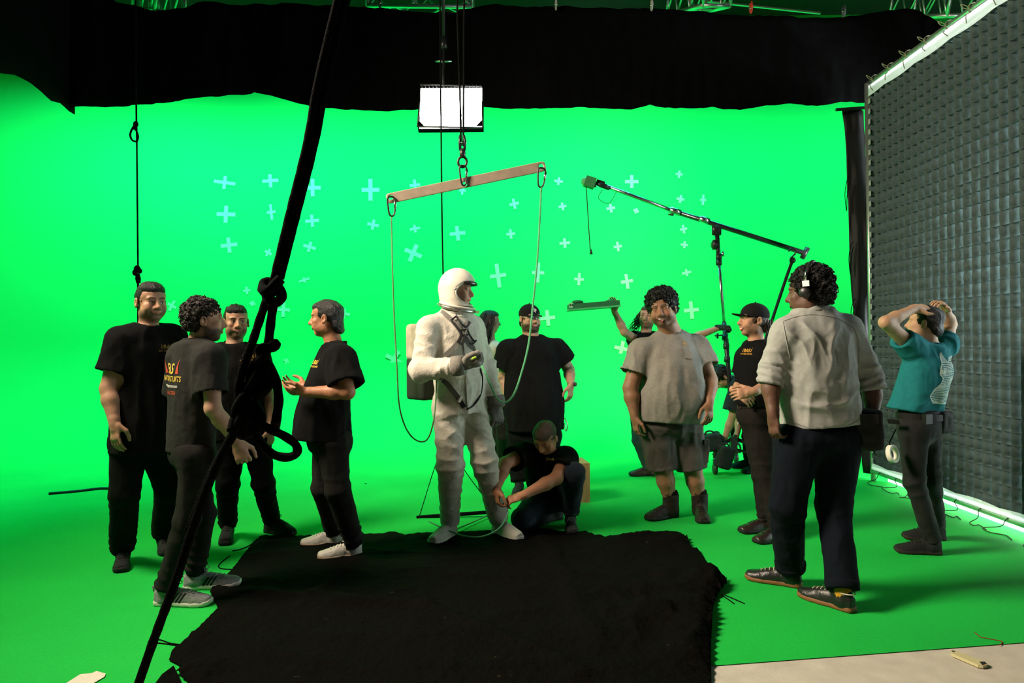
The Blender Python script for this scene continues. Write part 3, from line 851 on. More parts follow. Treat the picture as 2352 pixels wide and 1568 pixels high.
struct(mesh_obj('wall_rear', [(-14, 17, 0), (14, 17, 0), (14, 17, 6.0), (-14, 17, 6.0)], [(0, 1, 2, 3)], M_DARK, smooth=False), 'dark studio wall beyond the cyclorama')
struct(mesh_obj('wall_right', [(9.2, -4, 0), (9.2, 17, 0), (9.2, 17, 6.0), (9.2, -4, 6.0)], [(0, 1, 2, 3)], M_DARK, smooth=False), 'dark studio wall on the right')

# tape crosses on the green wall: (px, py, arm w, arm h, tilt, kind)
ROWS = [('top row', [(516, 419, 50, 30, 8), (621, 415, 37, 30, -4), (718, 431, 37, 40, 0), (851, 436, 41, 50, 0), (953, 425, 24, 26, -6), (1062, 437, 16, 20, 4), (1283, 416, 20, 18, 8), (1451, 417, 31, 30, 0), (1560, 400, 16, 17, 5)]),
        ('second row', [(519, 492, 43, 39, 3), (623, 487, 20, 36, -6), (717, 507, 32, 28, -4), (857, 516, 27, 24, 12), (953, 525, 24, 18, -10), (1051, 536, 36, 34, -6), (1181, 468, 22, 24, -12), (1292, 474, 18, 18, -8), (1403, 478, 20, 20, -8), (1461, 484, 13, 12, 20), (1563, 457, 18, 18, 10), (1615, 459, 14, 24, 4)]),
        ('third row', [(526, 563, 38, 35, -6), (616, 580, 18, 18, 30), (711, 567, 30, 24, 16), (949, 581, 42, 42, 24), (1173, 537, 20, 22, -6), (1297, 558, 24, 22, -5), (1419, 566, 19, 22, -8), (1570, 526, 17, 20, -10), (1572, 562, 17, 16, 6)]),
        ('fourth row', [(567, 667, 16, 18, -8), (699, 643, 25, 12, -18), (1144, 633, 37, 55, -7), (1236, 626, 28, 46, 3), (1330, 641, 22, 28, 4), (1440, 646, 28, 34, -8), (1577, 626, 22, 16, -12)]),
        ('lowest row', [(235, 714, 26, 42, 3), (395, 702, 22, 26, 30), (580, 697, 13, 12, 12), (651, 711, 30, 33, 4), (658, 829, 14, 12, 20), (790, 720, 28, 22, 10), (905, 825, 42, 44, 28), (1258, 730, 34, 36, -6), (1428, 800, 34, 34, 12), (1588, 712, 34, 40, -5)])]
ORD = 'first second third fourth fifth sixth seventh eighth ninth tenth eleventh twelfth'.split()
for rn, row in ROWS:
    for i, (px, py, w, h, ti) in enumerate(sorted(row)):
        zz = max(0.0, RAD - W(px, py, YB)[2]); D = YB - .004 - (RAD - math.sqrt(RAD ** 2 - zz ** 2)) - (.006 if zz else 0); s = D / F; c = W(px, py, D); t = math.radians(-ti)
        e = empty('tape_cross', c, 'pale tape cross on the green wall, %s from left, %s' % (ORD[i], rn), 'tape mark', 'tracking crosses on the green wall')
        for (L, an, dy) in ((w * s, t, 0), (h * s, t + math.pi / 2, -.0015)):
            MB().box(c + (0, dy, 0), (L, .0012, max(5.2, .17 * min(w, h) + 2.4) * s), np.array(((math.cos(an), 0, -math.sin(an)), (0, 1, 0), (math.sin(an), 0, math.cos(an))))).obj('tape_strip', M_CROSS, e)

# black valance hung in front of the cyclorama
def lerp_px(pts, x): return np.interp(x, [p[0] for p in pts], [p[1] for p in pts])
VB = [(150, 249), (170, 245), (200, 243), (290, 241), (400, 234), (500, 222), (572, 212), (580, 208), (650, 227), (690, 237), (745, 246), (800, 249), (880, 253), (960, 250), (1110, 246), (1160, 247), (1250, 252), (1340, 247), (1400, 252), (1450, 253), (1490, 243), (1525, 250), (1600, 249), (1635, 245), (1660, 251), (1700, 251), (1765, 240), (1830, 236), (1880, 240), (1935, 233), (1985, 238), (2200, 242)]
VT = [(150, -70), (170, -60), (230, -20), (270, 6), (310, 12), (345, 22), (380, 23), (420, 20), (470, 7), (700, 10), (800, 11), (920, 22), (990, 33), (1040, 28), (1080, 22), (1110, 10), (1150, 8), (1240, 17), (1400, 20), (1490, 24), (1600, 28), (1700, 33), (1880, 36), (1940, 38), (2000, 32), (2075, 21), (2110, 30), (2170, 58), (2200, 62)]
xs = np.unique(np.concatenate([np.arange(150, 2201, 6), [p[0] for p in VB], [p[0] for p in VT]])); NR = 14; V = []
for x in xs:
    for j in range(NR + 1):
        t = j / NR; y = lerp_px(VT, x) * (1 - t) + lerp_px(VB, x) * t
        V.append(W(x, y, 7.0))
V = np.array(V); V[:, 1] += .05 * vnoise(V * (2.2, 1, .5) + 3) + .025 * vnoise(V * (7, 1, 1.2)) + .012 * vnoise(V * (16, 1, 6))
Fq = np.array([(i * (NR + 1) + j, i * (NR + 1) + j + 1, (i + 1) * (NR + 1) + j + 1, (i + 1) * (NR + 1) + j) for i in range(len(xs) - 1) for j in range(NR)])
val = tag(mesh_obj('black_valance', V, Fq, M_BLACK), 'long black fabric valance hanging across the top of the green wall', 'curtain')
val.modifiers.new('thick', 'SOLIDIFY').thickness = .006
V = []; ptsL = [(7.0, 3.80), (6.85, 3.83), (6.7, 3.80), (6.4, 3.86), (6.2, 3.86), (6.0, 3.80), (5.0, 3.80), (3.5, 3.85), (2.0, 3.8)]
ys = np.arange(2.0, 7.121, .05)
for y in ys:
    zb = np.interp(y, [p[0] for p in ptsL][::-1], [p[1] for p in ptsL][::-1])
    for j in range(NR + 1): V.append((-4.50, y, 5.3 + (zb - 5.3) * j / NR))
V = np.array(V); V[:, 0] += .04 * vnoise(V * (1, 2.2, .5) + 9) + .02 * vnoise(V * (1, 7, 1.2)) - .0
Fq = np.array([(i * (NR + 1) + j, i * (NR + 1) + j + 1, (i + 1) * (NR + 1) + j + 1, (i + 1) * (NR + 1) + j) for i in range(len(ys) - 1) for j in range(NR)])
val2 = tag(mesh_obj('black_valance', V, Fq, M_BLACK), 'black fabric valance running toward the camera along the left side', 'curtain')
val2.modifiers.new('thick', 'SOLIDIFY').thickness = .006
# pipe and clamps holding the valance
tag(MB().tube([(-4.6, 7.06, 5.12), (4.7, 7.06, 5.0)], .024, 10).obj('valance_pipe', M_BKMET), 'dark horizontal pipe along the top of the black valance', 'pipe')
for i, (px, py, c, lb) in enumerate(((872, 12, (.02, .02, .02), 'small black spring clamp on the valance top near the hanging rig'), (1277, 16, (.35, .34, .30), 'silver spring clamp on the valance top right of the hanging rig'), (1497, 18, (.40, .40, .36), 'silver spring clamp on the valance top left of the red clamp'), (1725, 24, (.55, .05, .02), 'red handled spring clamp gripping the valance top edge'), (1938, 32, (.05, .06, .055), 'dark spring clamp on the valance top right of the red clamp'))):
    c0 = W(px, py - 6, 6.90); e = empty('spring_clamp', c0, lb, 'clamp', 'clamps along the valance top')
    mm = mat('clamp_%d' % i, c, .5)
    for q in (-1, 1):
        MB().tube([c0 + (0, q * .012, -.05), c0 + (0, q * .03, .0), c0 + (0, q * .022, .06)], [.010, .012, .008], 6, flat=((0, 1, 0), .5)).obj('jaw_handle', mm, e, True)
    MB().tube([c0 + (-.016, 0, -.005), c0 + (.016, 0, -.005)], .011, 8).obj('spring', M_STEEL, e, True)

# trusses near the ceiling
def truss(label, a, b, w=.29, n=8, up=(0, 0, 1)):
    a = np.asarray(a, float); b = np.asarray(b, float); ax = nrm(b - a); L = np.linalg.norm(b - a); s_ = nrm(np.cross(ax, up)); u = np.cross(s_, ax)
    e = empty('lighting_truss', a, label, 'truss', 'trusses under the ceiling')
    cs = [s_ * i * w / 2 + u * j * w / 2 for i, j in ((-1, -1), (1, -1), (1, 1), (-1, 1))]
    for c in cs: MB().tube([a + c, b + c], .026, 8).obj('chord', M_ALU, e, True)
    for f in range(4):
        c0, c1 = cs[f], cs[(f + 1) % 4]
        for i in range(n):
            p = a + ax * L * (i / n); q = a + ax * L * ((i + 1) / n)
            MB().tube([p + (c0 if i % 2 == 0 else c1), q + (c1 if i % 2 == 0 else c0)], .012, 6).obj('brace', M_ALU, e, True)
    for t in (0.0, 1.0):
        p = a + ax * L * t
        mb = MB()
        for f in range(4): mb.tube([p + cs[f], p + cs[(f + 1) % 4]], .020, 6)
        mb.obj('end_frame', M_ALU, e, True)
    return e
truss('aluminium truss above the valance, right of the red clamp', W(2075, 12, 8.6), W(2215, 0, 7.3), n=6)
truss('aluminium truss crossing above the middle of the valance', W(1560, 6, 8.7), W(1650, -22, 7.3), n=6)
truss('aluminium truss peeking over the valance at upper left', W(392, -2, 7.5), W(335, 4, 8.7), n=5)
truss('aluminium truss carrying the hanging light panel', W(850, -2, 7.7), W(1085, 0, 7.7), n=4)
tag(MB().tube([W(1620, 2, 8.8), W(1885, 30, 8.4)], .02, 8).obj('ceiling_pipe', M_ALU), 'thin pipe slanting across the dark ceiling behind the valance', 'pipe')

# ---------------------------------------------------------------- egg-crate light panel hanging in view
M_LAMP = mat('lit_panel', (1, 1, 1), .5, emit=((1.0, 1.0, .96), 16.0))
M_CRATE = mat('crate_fabric', (.30, .30, .30), .9)
lp = W(1035, 241, 6.4); tl = math.radians(14)
Rl = np.array(((1, 0, 0), (0, math.cos(tl), math.sin(tl)), (0, -math.sin(tl), math.cos(tl))))    # tilts the face downwards
def LP(x, y, z): return lp + Rl @ np.array((x, y, z))
e = empty('studio_light', lp, 'bright white hanging light panel with a fabric egg crate', 'light')
hw, hh = .292, .214
MB().box(LP(0, .075, 0), (2 * hw + .03, .045, 2 * hh + .03), Rl).obj('housing', M_BLACK, e)
mesh_obj('lit_face', [LP(-hw, .05, -hh), LP(hw, .05, -hh), LP(hw, .05, hh), LP(-hw, .05, hh)], [(0, 1, 2, 3)], M_LAMP, e, False)
for i in range(17):
    x = -hw + 2 * hw * (i + .5) / 17; V = []; n = 12
    for j in range(n + 1):
        z = -hh + 2 * hh * j / n; dx = .0010 * math.sin(j * 1.9 + i)
        V += [LP(x + dx, .047, z), LP(x + dx * 1.6, .0, z)]
    o = mesh_obj('crate_strip', V, np.array([(2 * j, 2 * j + 1, 2 * j + 3, 2 * j + 2) for j in range(n)]), M_CRATE, e)
    o.modifiers.new('t', 'SOLIDIFY').thickness = .0016
for i in range(0):
    z = -hh + 2 * hh * (i + .5) / 5; V = []
    for j in range(18): V += [LP(-hw + 2 * hw * j / 17, .047, z + .002 * math.sin(j * 2.1)), LP(-hw + 2 * hw * j / 17, .022, z + .002 * math.sin(j * 2.1))]
    o = mesh_obj('crate_strip', V, np.array([(2 * j, 2 * j + 1, 2 * j + 3, 2 * j + 2) for j in range(17)]), M_CRATE, e)
    o.modifiers.new('t', 'SOLIDIFY').thickness = .0016
for a, b in (((-hw - .012, -hh - .01), (hw + .008, -hh - .008)), ((-hw - .012, -hh - .01), (-hw - .004, hh * .2)), ((hw + .008, -hh - .008), (hw + .004, hh * .25)), ((-hw, hh + .006), (hw, hh + .006))):
    MB().tube([LP(a[0], .0, a[1]), LP(b[0], .03, b[1])], .008, 6).obj('crate_rim', M_BKMET, e, True)
for q in (-1, 1): MB().prism([LP(q * (hw + .01), -.004, -hh - .01), LP(q * (hw - .05), -.004, -hh - .006), LP(q * (hw - .0), -.004, -hh + .05)], Rl @ np.array((0, 1, 0)), .01).obj('corner_flap', M_BLACK, e)
MB().tube([LP(-.08, .12, hh), LP(-.09, .14, hh + .22), LP(-.09, .14, hh + .55)], .014, 8).obj('hanger_rod', M_BKMET, e, True)
MB().tube([LP(-.09, .14, hh + .50), LP(-.09, .14, hh + .62)], .032, 10).obj('swivel', M_BKMET, e, True)
MB().tube([LP(-.17, .14, hh + .36), LP(-.01, .14, hh + .36)], .012, 8).obj('cross_pin', M_STEEL, e, True)
MB().tube([LP(-.09, .14, hh + .60), np.array((LP(-.09, .14, 0)[0], LP(0, .14, 0)[1] , 5.94))], .018, 8).obj('drop_pole', M_BKMET, e, True)

# ---------------------------------------------------------------- soft light wall with fabric egg crate on the right
XG, Y0, Y1, ZB, ZT = 3.50, 3.45, 6.66, .150, 3.82
CELL = .098; NCOL = int((Y1 - Y0) / CELL); NROW = int((ZT - ZB) / CELL); DEP = .125; ZT = ZB + NROW * CELL
M_GRID = mat('grey_grid_fabric', (.068, .098, .094), .95, spec=.1, noise=(30, .15), bump=(400, .2))
def translucent(name, col):
    m = bpy.data.materials.new(name); m.use_nodes = True; nt = m.node_tree; nt.nodes.remove(nt.nodes['Principled BSDF'])
    t = nt.nodes.new('ShaderNodeBsdfTranslucent'); d = nt.nodes.new('ShaderNodeBsdfDiffuse'); x = nt.nodes.new('ShaderNodeMixShader')
    t.inputs[0].default_value = (*col, 1); d.inputs[0].default_value = (*col, 1); x.inputs[0].default_value = .35
    nt.links.new(t.outputs[0], x.inputs[1]); nt.links.new(d.outputs[0], x.inputs[2]); nt.links.new(x.outputs[0], nt.nodes['Material Output'].inputs[0])
    return m
M_DIFF = translucent('diffusion_silk', (.85, .85, .85))
gw = empty('light_grid_frame', (XG, Y1, 0), 'tall soft light frame covered by a grey fabric egg crate grid', 'light')
sd = [(XG + DEP + .03, Y0 - .05, 0.004), (XG + DEP + .03, Y1, 0.004), (XG + DEP + .03, Y1, ZT + .06), (XG + DEP + .03, Y0 - .05, ZT + .06)]
mesh_obj('diffusion_cloth', sd, [(3, 2, 1, 0)], M_DIFF, gw, False)
rgz = np.random.default_rng(5)
for i in range(NCOL + 1):
    y = Y1 - i * CELL; V = []; m = 5
    for r in range(NROW):
        for t in range(m + (r == NROW - 1)):
            f = t / m; z = ZB + CELL * (r + f) + .004 * math.sin(i * .7 + r * .4); b = math.sin(math.pi * f)
            j = .004 * math.sin(r * 2.3 + i * 1.7)
            for (d, bo) in ((0, 0), (.4, .8), (.8, 1), (1, .7)):
                V.append((XG + DEP * d - .006 * b * (d == 0) + .006 * (1 - b) * (d == 0), y - (.017 * b + j) * bo - .010 * b, z))
    n = len(V) // 4
    F4 = np.array([(4 * k + q, 4 * k + q + 1, 4 * k + q + 5, 4 * k + q + 4) for k in range(n - 1) for q in range(3)])
    o = mesh_obj('vertical_strip', V, F4, M_GRID, gw); o.modifiers.new('t', 'SOLIDIFY').thickness = .0025
for r in range(NROW + 1):
    z = ZB + CELL * r; V = []; ys = np.linspace(Y0, Y1, NCOL * 3 + 1)
    sag = .012 * math.sin(r * 1.3)
    for y in ys:
        f = ((Y1 - y) / CELL) % 1.0; u = (y - Y0) / (Y1 - Y0); zz = z - .004 * math.sin(math.pi * f) - sag * math.sin(math.pi * u) * .6
        V += [(XG + .014, y, zz), (XG + DEP * .5, y, zz + .002), (XG + DEP, y, zz + .004)]
    n = len(ys); F4 = np.array([(3 * k + q, 3 * k + 3 + q, 3 * k + 4 + q, 3 * k + 1 + q) for k in range(n - 1) for q in range(2)])
    o = mesh_obj('horizontal_strip', V, F4, M_GRID, gw); o.modifiers.new('t', 'SOLIDIFY').thickness = .0025
M_PIPE = mat('frame_pipe', (.62, .64, .62), .3, metal=.85)
MB().tube([(XG + .03, Y1 + .03, .0), (XG - .0, Y1 + .03, ZT + .12)], .024, 10).obj('upright_pipe', M_PIPE, gw, True)
MB().tube([(XG + .03, Y0 - .08, ZT + .13), (XG + .03, Y1 + .05, ZT + .13)], .024, 10).obj('top_pipe', M_PIPE, gw, True)
MB().tube([(XG + .03, Y0 - .08, .10), (XG + .03, Y1 + .05, .10)], .022, 10).obj('bottom_pipe', M_PIPE, gw, True)
M_BORD = translucent('white_border_webbing', (.82, .85, .8))
for zz in ((ZT - .005, ZT + .085), (.125, .17)):
    V = []; ys = np.linspace(Y0, Y1, 60)
    for k, y in enumerate(ys):
        w = .014 * abs(math.sin(k * .35))
        V += [(XG - .004, y, zz[0] - (w if zz[0] > 1 else 0)), (XG - .002, y, zz[1] + (w if zz[0] < 1 else 0))]
    mesh_obj('white_border', V, np.array([(2 * k, 2 * k + 2, 2 * k + 3, 2 * k + 1) for k in range(59)]), M_BORD, gw)
M_TIE = mat('cotton_tie', (.22, .22, .14), .9)
for k in range(11):
    y = Y1 - .08 - k * .28; c = np.array((XG + .03, y, ZT + .13))
    p = [c + (math.cos(a) * .036, .01 * a / 6, math.sin(a) * .036) for a in np.linspace(0, 11, 18)]
    p += [c + (-.05, .02, -.03 - .03 * rgz.random()), c + (-.06, .04 * rgz.normal(), -.11 - .05 * rgz.random())]
    MB().tube(cr_spline(p, 2), .004, 5).obj('tie', M_TIE, gw, True)
    p = [c + (-.04, 0, .0), c + (-.06, .05, .045), c + (-.045, .09, .06), c + (-.04, .06, .02), c + (-.035, .01, -.01)]
    MB().tube(cr_spline(p, 5), .004, 5).obj('tie', M_TIE, gw, True)
    c = np.array((XG + .03, y - .05, .10)); q = rgz.normal(size=6) * .05
    p = [c + (0, 0, .03), c + (-.035, 0, .0), c + (-.05, q[0], -.05), c + (-.09, q[1] + .03, -.094), c + (-.13 + q[2] * .4, q[3], -.096), c + (-.06, q[4] - .08, -.096), c + (-.1, q[5] - .12, -.096)]
    MB().tube(cr_spline(p, 6), .0035, 5).obj('tie', mat('dark_tie', (.03, .045, .03), .9), gw, True)
# small silver tabs along the grid's far edge
for k in range(36):
    MB().box((XG - .002, Y1 - .012, ZB + .06 + k * .1), (.004, .035, .05)).obj('edge_tab', mat('edge_tab', (.30, .31, .30), .6), gw)
# black side drape between grid frame and green wall
V = []; DX = [(1937, 252), (1944, 300), (1952, 500), (1962, 750), (1976, 960), (1985, 1085)]
for j in range(41):
    y = 252 + (1086 - 252) * j / 40; xl = np.interp(y, [p[1] for p in DX], [p[0] for p in DX]); xr = 1984 + (2010 - 1984) * j / 40 + 2
    for k in range(11):
        p = W(xl + (xr - xl) * k / 10, y, 6.78); V.append(p)
V = np.array(V); V[:, 1] += .05 * vnoise(V * (11, 1, .9)) + .015 * vnoise(V * (25, 1, 8)); V[:, 2] = np.maximum(V[:, 2], .008)
dr = tag(mesh_obj('black_drape', V, np.array([(j * 11 + k, j * 11 + k + 1, (j + 1) * 11 + k + 1, (j + 1) * 11 + k) for j in range(40) for k in range(10)]), mat('satin_black', (.004, .0045, .0045), .6, spec=.25)), 'narrow black drape hanging beside the grid light frame', 'curtain')
dr.modifiers.new('t', 'SOLIDIFY').thickness = .006
tag(MB().tube([W(1920, 252, 6.74), W(1990, 247, 6.74)], .016, 8).obj('drape_bar', M_BKMET), 'short black bar holding the narrow drape', 'pipe')
for px, py, ln in ((1952, 405, 80), (1961, 555, 75), (1966, 685, 60)):
    p0 = W(px, py, 6.74); L = ln * 6.74 / F
    tag(MB().tube(cr_spline([p0, p0 + (-.03, -.01, -.03), p0 + (-.05, 0, -L * .5), p0 + (-.035, 0, -L), p0 + (-.028, 0, -L * .55), p0 + (-.01, -.01, -.05)], 5), .0035, 5).obj('drape_tie', M_ROPE, None, True), {80: 'topmost black tie cord dangling from the narrow drape', 75: 'middle black tie cord dangling from the narrow drape', 60: 'lowest black tie cord dangling from the narrow drape'}[ln], 'cord', 'tie cords on the drape edge')

# ---------------------------------------------------------------- black cloth on the floor
from mathutils.geometry import delaunay_2d_cdt
OUT = [(600, 1232), (650, 1233), (700, 1232), (830, 1228), (880, 1226), (905, 1222), (930, 1229), (960, 1226), (1010, 1223), (1060, 1222), (1130, 1218), (1240, 1213), (1290, 1221), (1345, 1222), (1366, 1230), (1390, 1235), (1425, 1233), (1440, 1226), (1500, 1225), (1560, 1224), (1578, 1240), (1585, 1260), (1608, 1270), (1622, 1292), (1632, 1308), (1664, 1332), (1670, 1350), (1648, 1372), (1638, 1400), (1636, 1440), (1633, 1500), (1634, 1568), (1632, 1640), (1400, 1650), (900, 1650), (560, 1640), (455, 1600), (425, 1568), (402, 1550), (420, 1538), (388, 1518), (396, 1495), (440, 1460), (500, 1398), (482, 1362), (494, 1352), (530, 1312), (560, 1275), (584, 1245)]
poly = [FL(*p)[:2] for p in OUT]
bp = []
for i in range(len(poly)):
    a, b = poly[i], poly[(i + 1) % len(poly)]; n = max(1, int(np.linalg.norm(b - a) / .03))
    bp += [a + (b - a) * k / n for k in range(n)]
nb = len(bp); lo, hi = np.min(bp, 0), np.max(bp, 0); pts = [Vector(p) for p in bp]
def inside(P, poly):
    c = np.zeros(len(P), bool); n = len(poly)
    for i in range(n):
        a, b = poly[i], poly[i - 1]
        m_ = ((a[1] > P[:, 1]) != (b[1] > P[:, 1])) & (P[:, 0] < (b[0] - a[0]) * (P[:, 1] - a[1]) / (b[1] - a[1] + 1e-12) + a[0]); c ^= m_
    return c
gx, gy = np.meshgrid(np.arange(lo[0], hi[0], .022), np.arange(lo[1], hi[1], .022)); G2 = np.stack([gx.ravel(), gy.ravel()], 1)
G2 = G2 + RNG.uniform(-.004, .004, G2.shape); bpa = np.array(bp)
G2 = G2[inside(G2, poly)]
dmin = np.min([np.linalg.norm(G2 - q, axis=1) for q in bpa[::2]], axis=0); G2 = G2[dmin > .014]; dmin = dmin[dmin > .014]
pts += [Vector(p) for p in G2]
res = delaunay_2d_cdt(pts, [], [list(range(nb))], 1, 1e-5)
cv = np.array([(v.x, v.y, 0) for v in res[0]]); cf = [tuple(f) for f in res[2]]
dm = np.min([np.hypot(cv[:, 0] - q[0], cv[:, 1] - q[1]) for q in bpa[::2]], axis=0)
def ridge(p, sc, sh): return np.clip(1 - 3.0 * np.abs(vnoise(np.asarray(p) * sc + sh)), 0, 1)
z = .006 + .006 * (vnoise(cv * 3 + 2) + 1) + .012 * ridge(cv, (1.1, 2.6, 1), 3) + .007 * ridge(cv, (5, 3, 1), 8) + .004 * ridge(cv, (11, 9, 1), 1)
rightc = FL(1570, 1420); rr = np.hypot((cv[:, 0] - rightc[0]) / .33, (cv[:, 1] - rightc[1]) / .55)
z += np.exp(-rr ** 2) * .085 * (.55 + .5 * vnoise(cv * (9, 6, 1) + 4) + .5 * ridge(cv, (8, 5, 1), 6))
tr = FL(1530, 1250); rr = np.hypot((cv[:, 0] - tr[0]) / .30, (cv[:, 1] - tr[1]) / .18); z += np.exp(-rr ** 2) * .065 * (.7 + .6 * ridge(cv, (6, 9, 1), 2))
tr = FL(1640, 1350); rr = np.hypot((cv[:, 0] - tr[0]) / .14, (cv[:, 1] - tr[1]) / .16); z += np.exp(-rr ** 2) * .075 * (.7 + .6 * ridge(cv, (12, 12, 1), 5))
tr = FL(440, 1545); rr = np.hypot((cv[:, 0] - tr[0]) / .12, (cv[:, 1] - tr[1]) / .12); z += np.exp(-rr ** 2) * .03 * (.7 + .6 * ridge(cv, (12, 12, 1), 2))
for (a, b, amp, wd_) in (((490, 1360), (980, 1400), .030, .05), ((980, 1400), (1330, 1550), .022, .05), ((1250, 1240), (1380, 1500), .022, .06), ((690, 1400), (850, 1270), .014, .04), ((450, 1460), (900, 1560), .016, .04)):
    A, B = FL(*a)[:2], FL(*b)[:2]; t = np.clip(((cv[:, :2] - A) @ (B - A)) / ((B - A) @ (B - A)), 0, 1)
    d = np.linalg.norm(cv[:, :2] - A - t[:, None] * (B - A) + .03 * np.stack([vnoise(cv * 4 + 1), vnoise(cv * 4 + 6)], 1), axis=1)
    z += amp * np.exp(-(d / wd_) ** 2)
cv[:, 2] = .004 + (z - .004) * np.clip(dm / .05, .25, 1)
M_CLOTH = bpy.data.materials.new('black_floor_cloth'); M_CLOTH.use_nodes = True; nt = M_CLOTH.node_tree; b = nt.nodes['Principled BSDF']
b.inputs['Roughness'].default_value = .9; b.inputs['Specular IOR Level'].default_value = .02
tc = nt.nodes.new('ShaderNodeTexCoord'); n1 = nt.nodes.new('ShaderNodeTexNoise'); n1.inputs['Scale'].default_value = 11; n1.inputs['Detail'].default_value = 8; n1.inputs['Distortion'].default_value = 2.5
nt.links.new(tc.outputs['Object'], n1.inputs['Vector']); rp = nt.nodes.new('ShaderNodeValToRGB')
rp.color_ramp.elements[0].position = .70; rp.color_ramp.elements[0].color = (.0034, .0032, .0028, 1); rp.color_ramp.elements[1].position = .80; rp.color_ramp.elements[1].color = (.035, .028, .016, 1)
nt.links.new(n1.outputs['Fac'], rp.inputs[0]); nt.links.new(rp.outputs[0], b.inputs['Base Color'])
n2 = nt.nodes.new('ShaderNodeTexNoise'); n2.inputs['Scale'].default_value = 26; n2.inputs['Detail'].default_value = 6; nt.links.new(tc.outputs['Object'], n2.inputs['Vector'])
bp_ = nt.nodes.new('ShaderNodeBump'); bp_.inputs['Strength'].default_value = .8; bp_.inputs['Distance'].default_value = .02; nt.links.new(n2.outputs['Fac'], bp_.inputs['Height']); nt.links.new(bp_.outputs[0], b.inputs['Normal'])
cl = tag(mesh_obj('floor_cloth', cv, cf, M_CLOTH), 'large wrinkled black cloth spread over the green floor', 'cloth')
cl.modifiers.new('t', 'SOLIDIFY').thickness = .003
# a turned-back corner and tie cords of the cloth
def heap(label, px, sc, seed, hh=.05):
    S = SDF(); rg = np.random.default_rng(seed); c = FL(*px)
    for i in range(7):
        a = rg.uniform(0, 6.28); r = rg.uniform(.02, .10) * sc; p = c + (math.cos(a) * r * 1.3, math.sin(a) * r, hh * .35)
        q = p + np.array((rg.normal() * .06, rg.normal() * .06, 0)) * sc
        S.cone(p, q, .03 * sc, .022 * sc, .03)
    V, Q = S.mesh(.009); N = vnormals(V, Q); V = V + N * (.012 * (1 - 2 * np.abs(vnoise(V * 22 + seed))))[:, None]; V[:, 2] = np.maximum(V[:, 2], .004)
    return tag(mesh_obj('cloth_bundle', V, Q, M_CLOTH), label, 'cloth')
P = [FL(*p) + (0, 0, h_) for p, h_ in (((352, 1580), .004), ((372, 1562), .02), ((399, 1547), .03), ((408, 1556), .012), ((428, 1596), .004), ((380, 1610), .004))]
tag(MB().prism(P, (0, 0, 1), .006).obj('cloth_corner', M_CLOTH), 'folded black cloth corner at the bottom left of the floor cloth', 'cloth')
def floor_cord(label, pts, r=.0035, m=None, name='cord', h=None, n=6):
    P = [FL(*p) + (0, 0, r + (h or 0)) for p in pts]
    return tag(MB().tube(cr_spline(P, n), r, 6).obj(name, m or M_ROPE, None, True), label, 'cord')
floor_cord('thin black cord trailing left from the floor cloth corner', [(612, 1236), (590, 1240), (575, 1252), (553, 1262), (533, 1266)])
floor_cord('thin hooked black cord beside the patterned sneaker', [(585, 1305), (560, 1308), (520, 1308), (503, 1304), (506, 1294), (528, 1277)])
floor_cord('short black cord under the striped sneakers', [(430, 1312), (445, 1318), (470, 1320)], .0025)
floor_cord('forked black cord beside the rope tail at lower left', [(412, 1481), (390, 1478), (365, 1470), (345, 1475), (375, 1479), (405, 1483)], .003)
floor_cord('upper of two short cords at the right edge of the floor cloth', [(1662, 1366), (1685, 1376), (1710, 1387)], .003, name='cord')
floor_cord('lower of two short cords at the right edge of the floor cloth', [(1658, 1367), (1672, 1377), (1686, 1387)], .003)
floor_cord('long dark stick lying on the green floor at far left', [(112, 1136), (180, 1130), (230, 1124), (262, 1125)], .012, mat('dark_stick', (.010, .014, .010), .7), 'stick', n=3)
floor_cord('thin red thread on the green floor near the concrete', [(2238, 1452), (2252, 1463), (2270, 1467), (2302, 1474), (2296, 1482)], .002, mat('red_thread', (.22, .02, .01), .9))
M_TAPE = mat('paper_tape', (.66, .62, .53), .85, bump=(60, .4))
P = [FL(*p) + (0, 0, .003) for p in ((150, 1572), (185, 1550), (210, 1548), (222, 1543), (243, 1549), (240, 1556), (200, 1580), (160, 1590))]
tag(MB().prism(P, (0, 0, 1), .002).obj('tape_scrap', M_TAPE), 'torn scrap of cream paper tape on the floor at lower left', 'tape')
P = [FL(*p) + (0, 0, .001) for p in ((2184, 1503), (2190, 1499), (2202, 1503), (2266, 1527), (2268, 1532), (2258, 1535), (2246, 1533), (2186, 1507))]
st = tag(MB().prism(P, (0, 0, 1), .012).obj('plastic_strip', mat('yellow_plastic', (.55, .50, .28), .5)), 'pale yellow plastic strip lying on the concrete floor', 'strip')
MB().lathe(FL(2190, 1502) + (0, 0, .012), FL(2190, 1502) + (0, 0, .0135), [(0, .007), (1, .007)], 10).obj('hole', M_BKMET, st)
MB().prism([FL(*p) + (0, 0, .013) for p in ((2250, 1527), (2262, 1527), (2266, 1531), (2256, 1534))], (0, 0, 1), .002).obj('dark_tip', M_BKMET, st)
for px, lb, s_ in (((219, 1056), 'small dark scrap on the green floor at far left', .016), ((840, 1111), 'small dark scrap on the green floor behind the older man', .009)):
    c = FL(*px); tag(MB().prism([c + (-s_, -s_ * .6, 0), c + (s_ * 1.2, -s_ * .4, 0), c + (s_, s_ * .7, 0), c + (-s_ * .7, s_ * .5, 0)], (0, 0, 1), .006).obj('scrap', M_BLACK), lb, 'scrap')
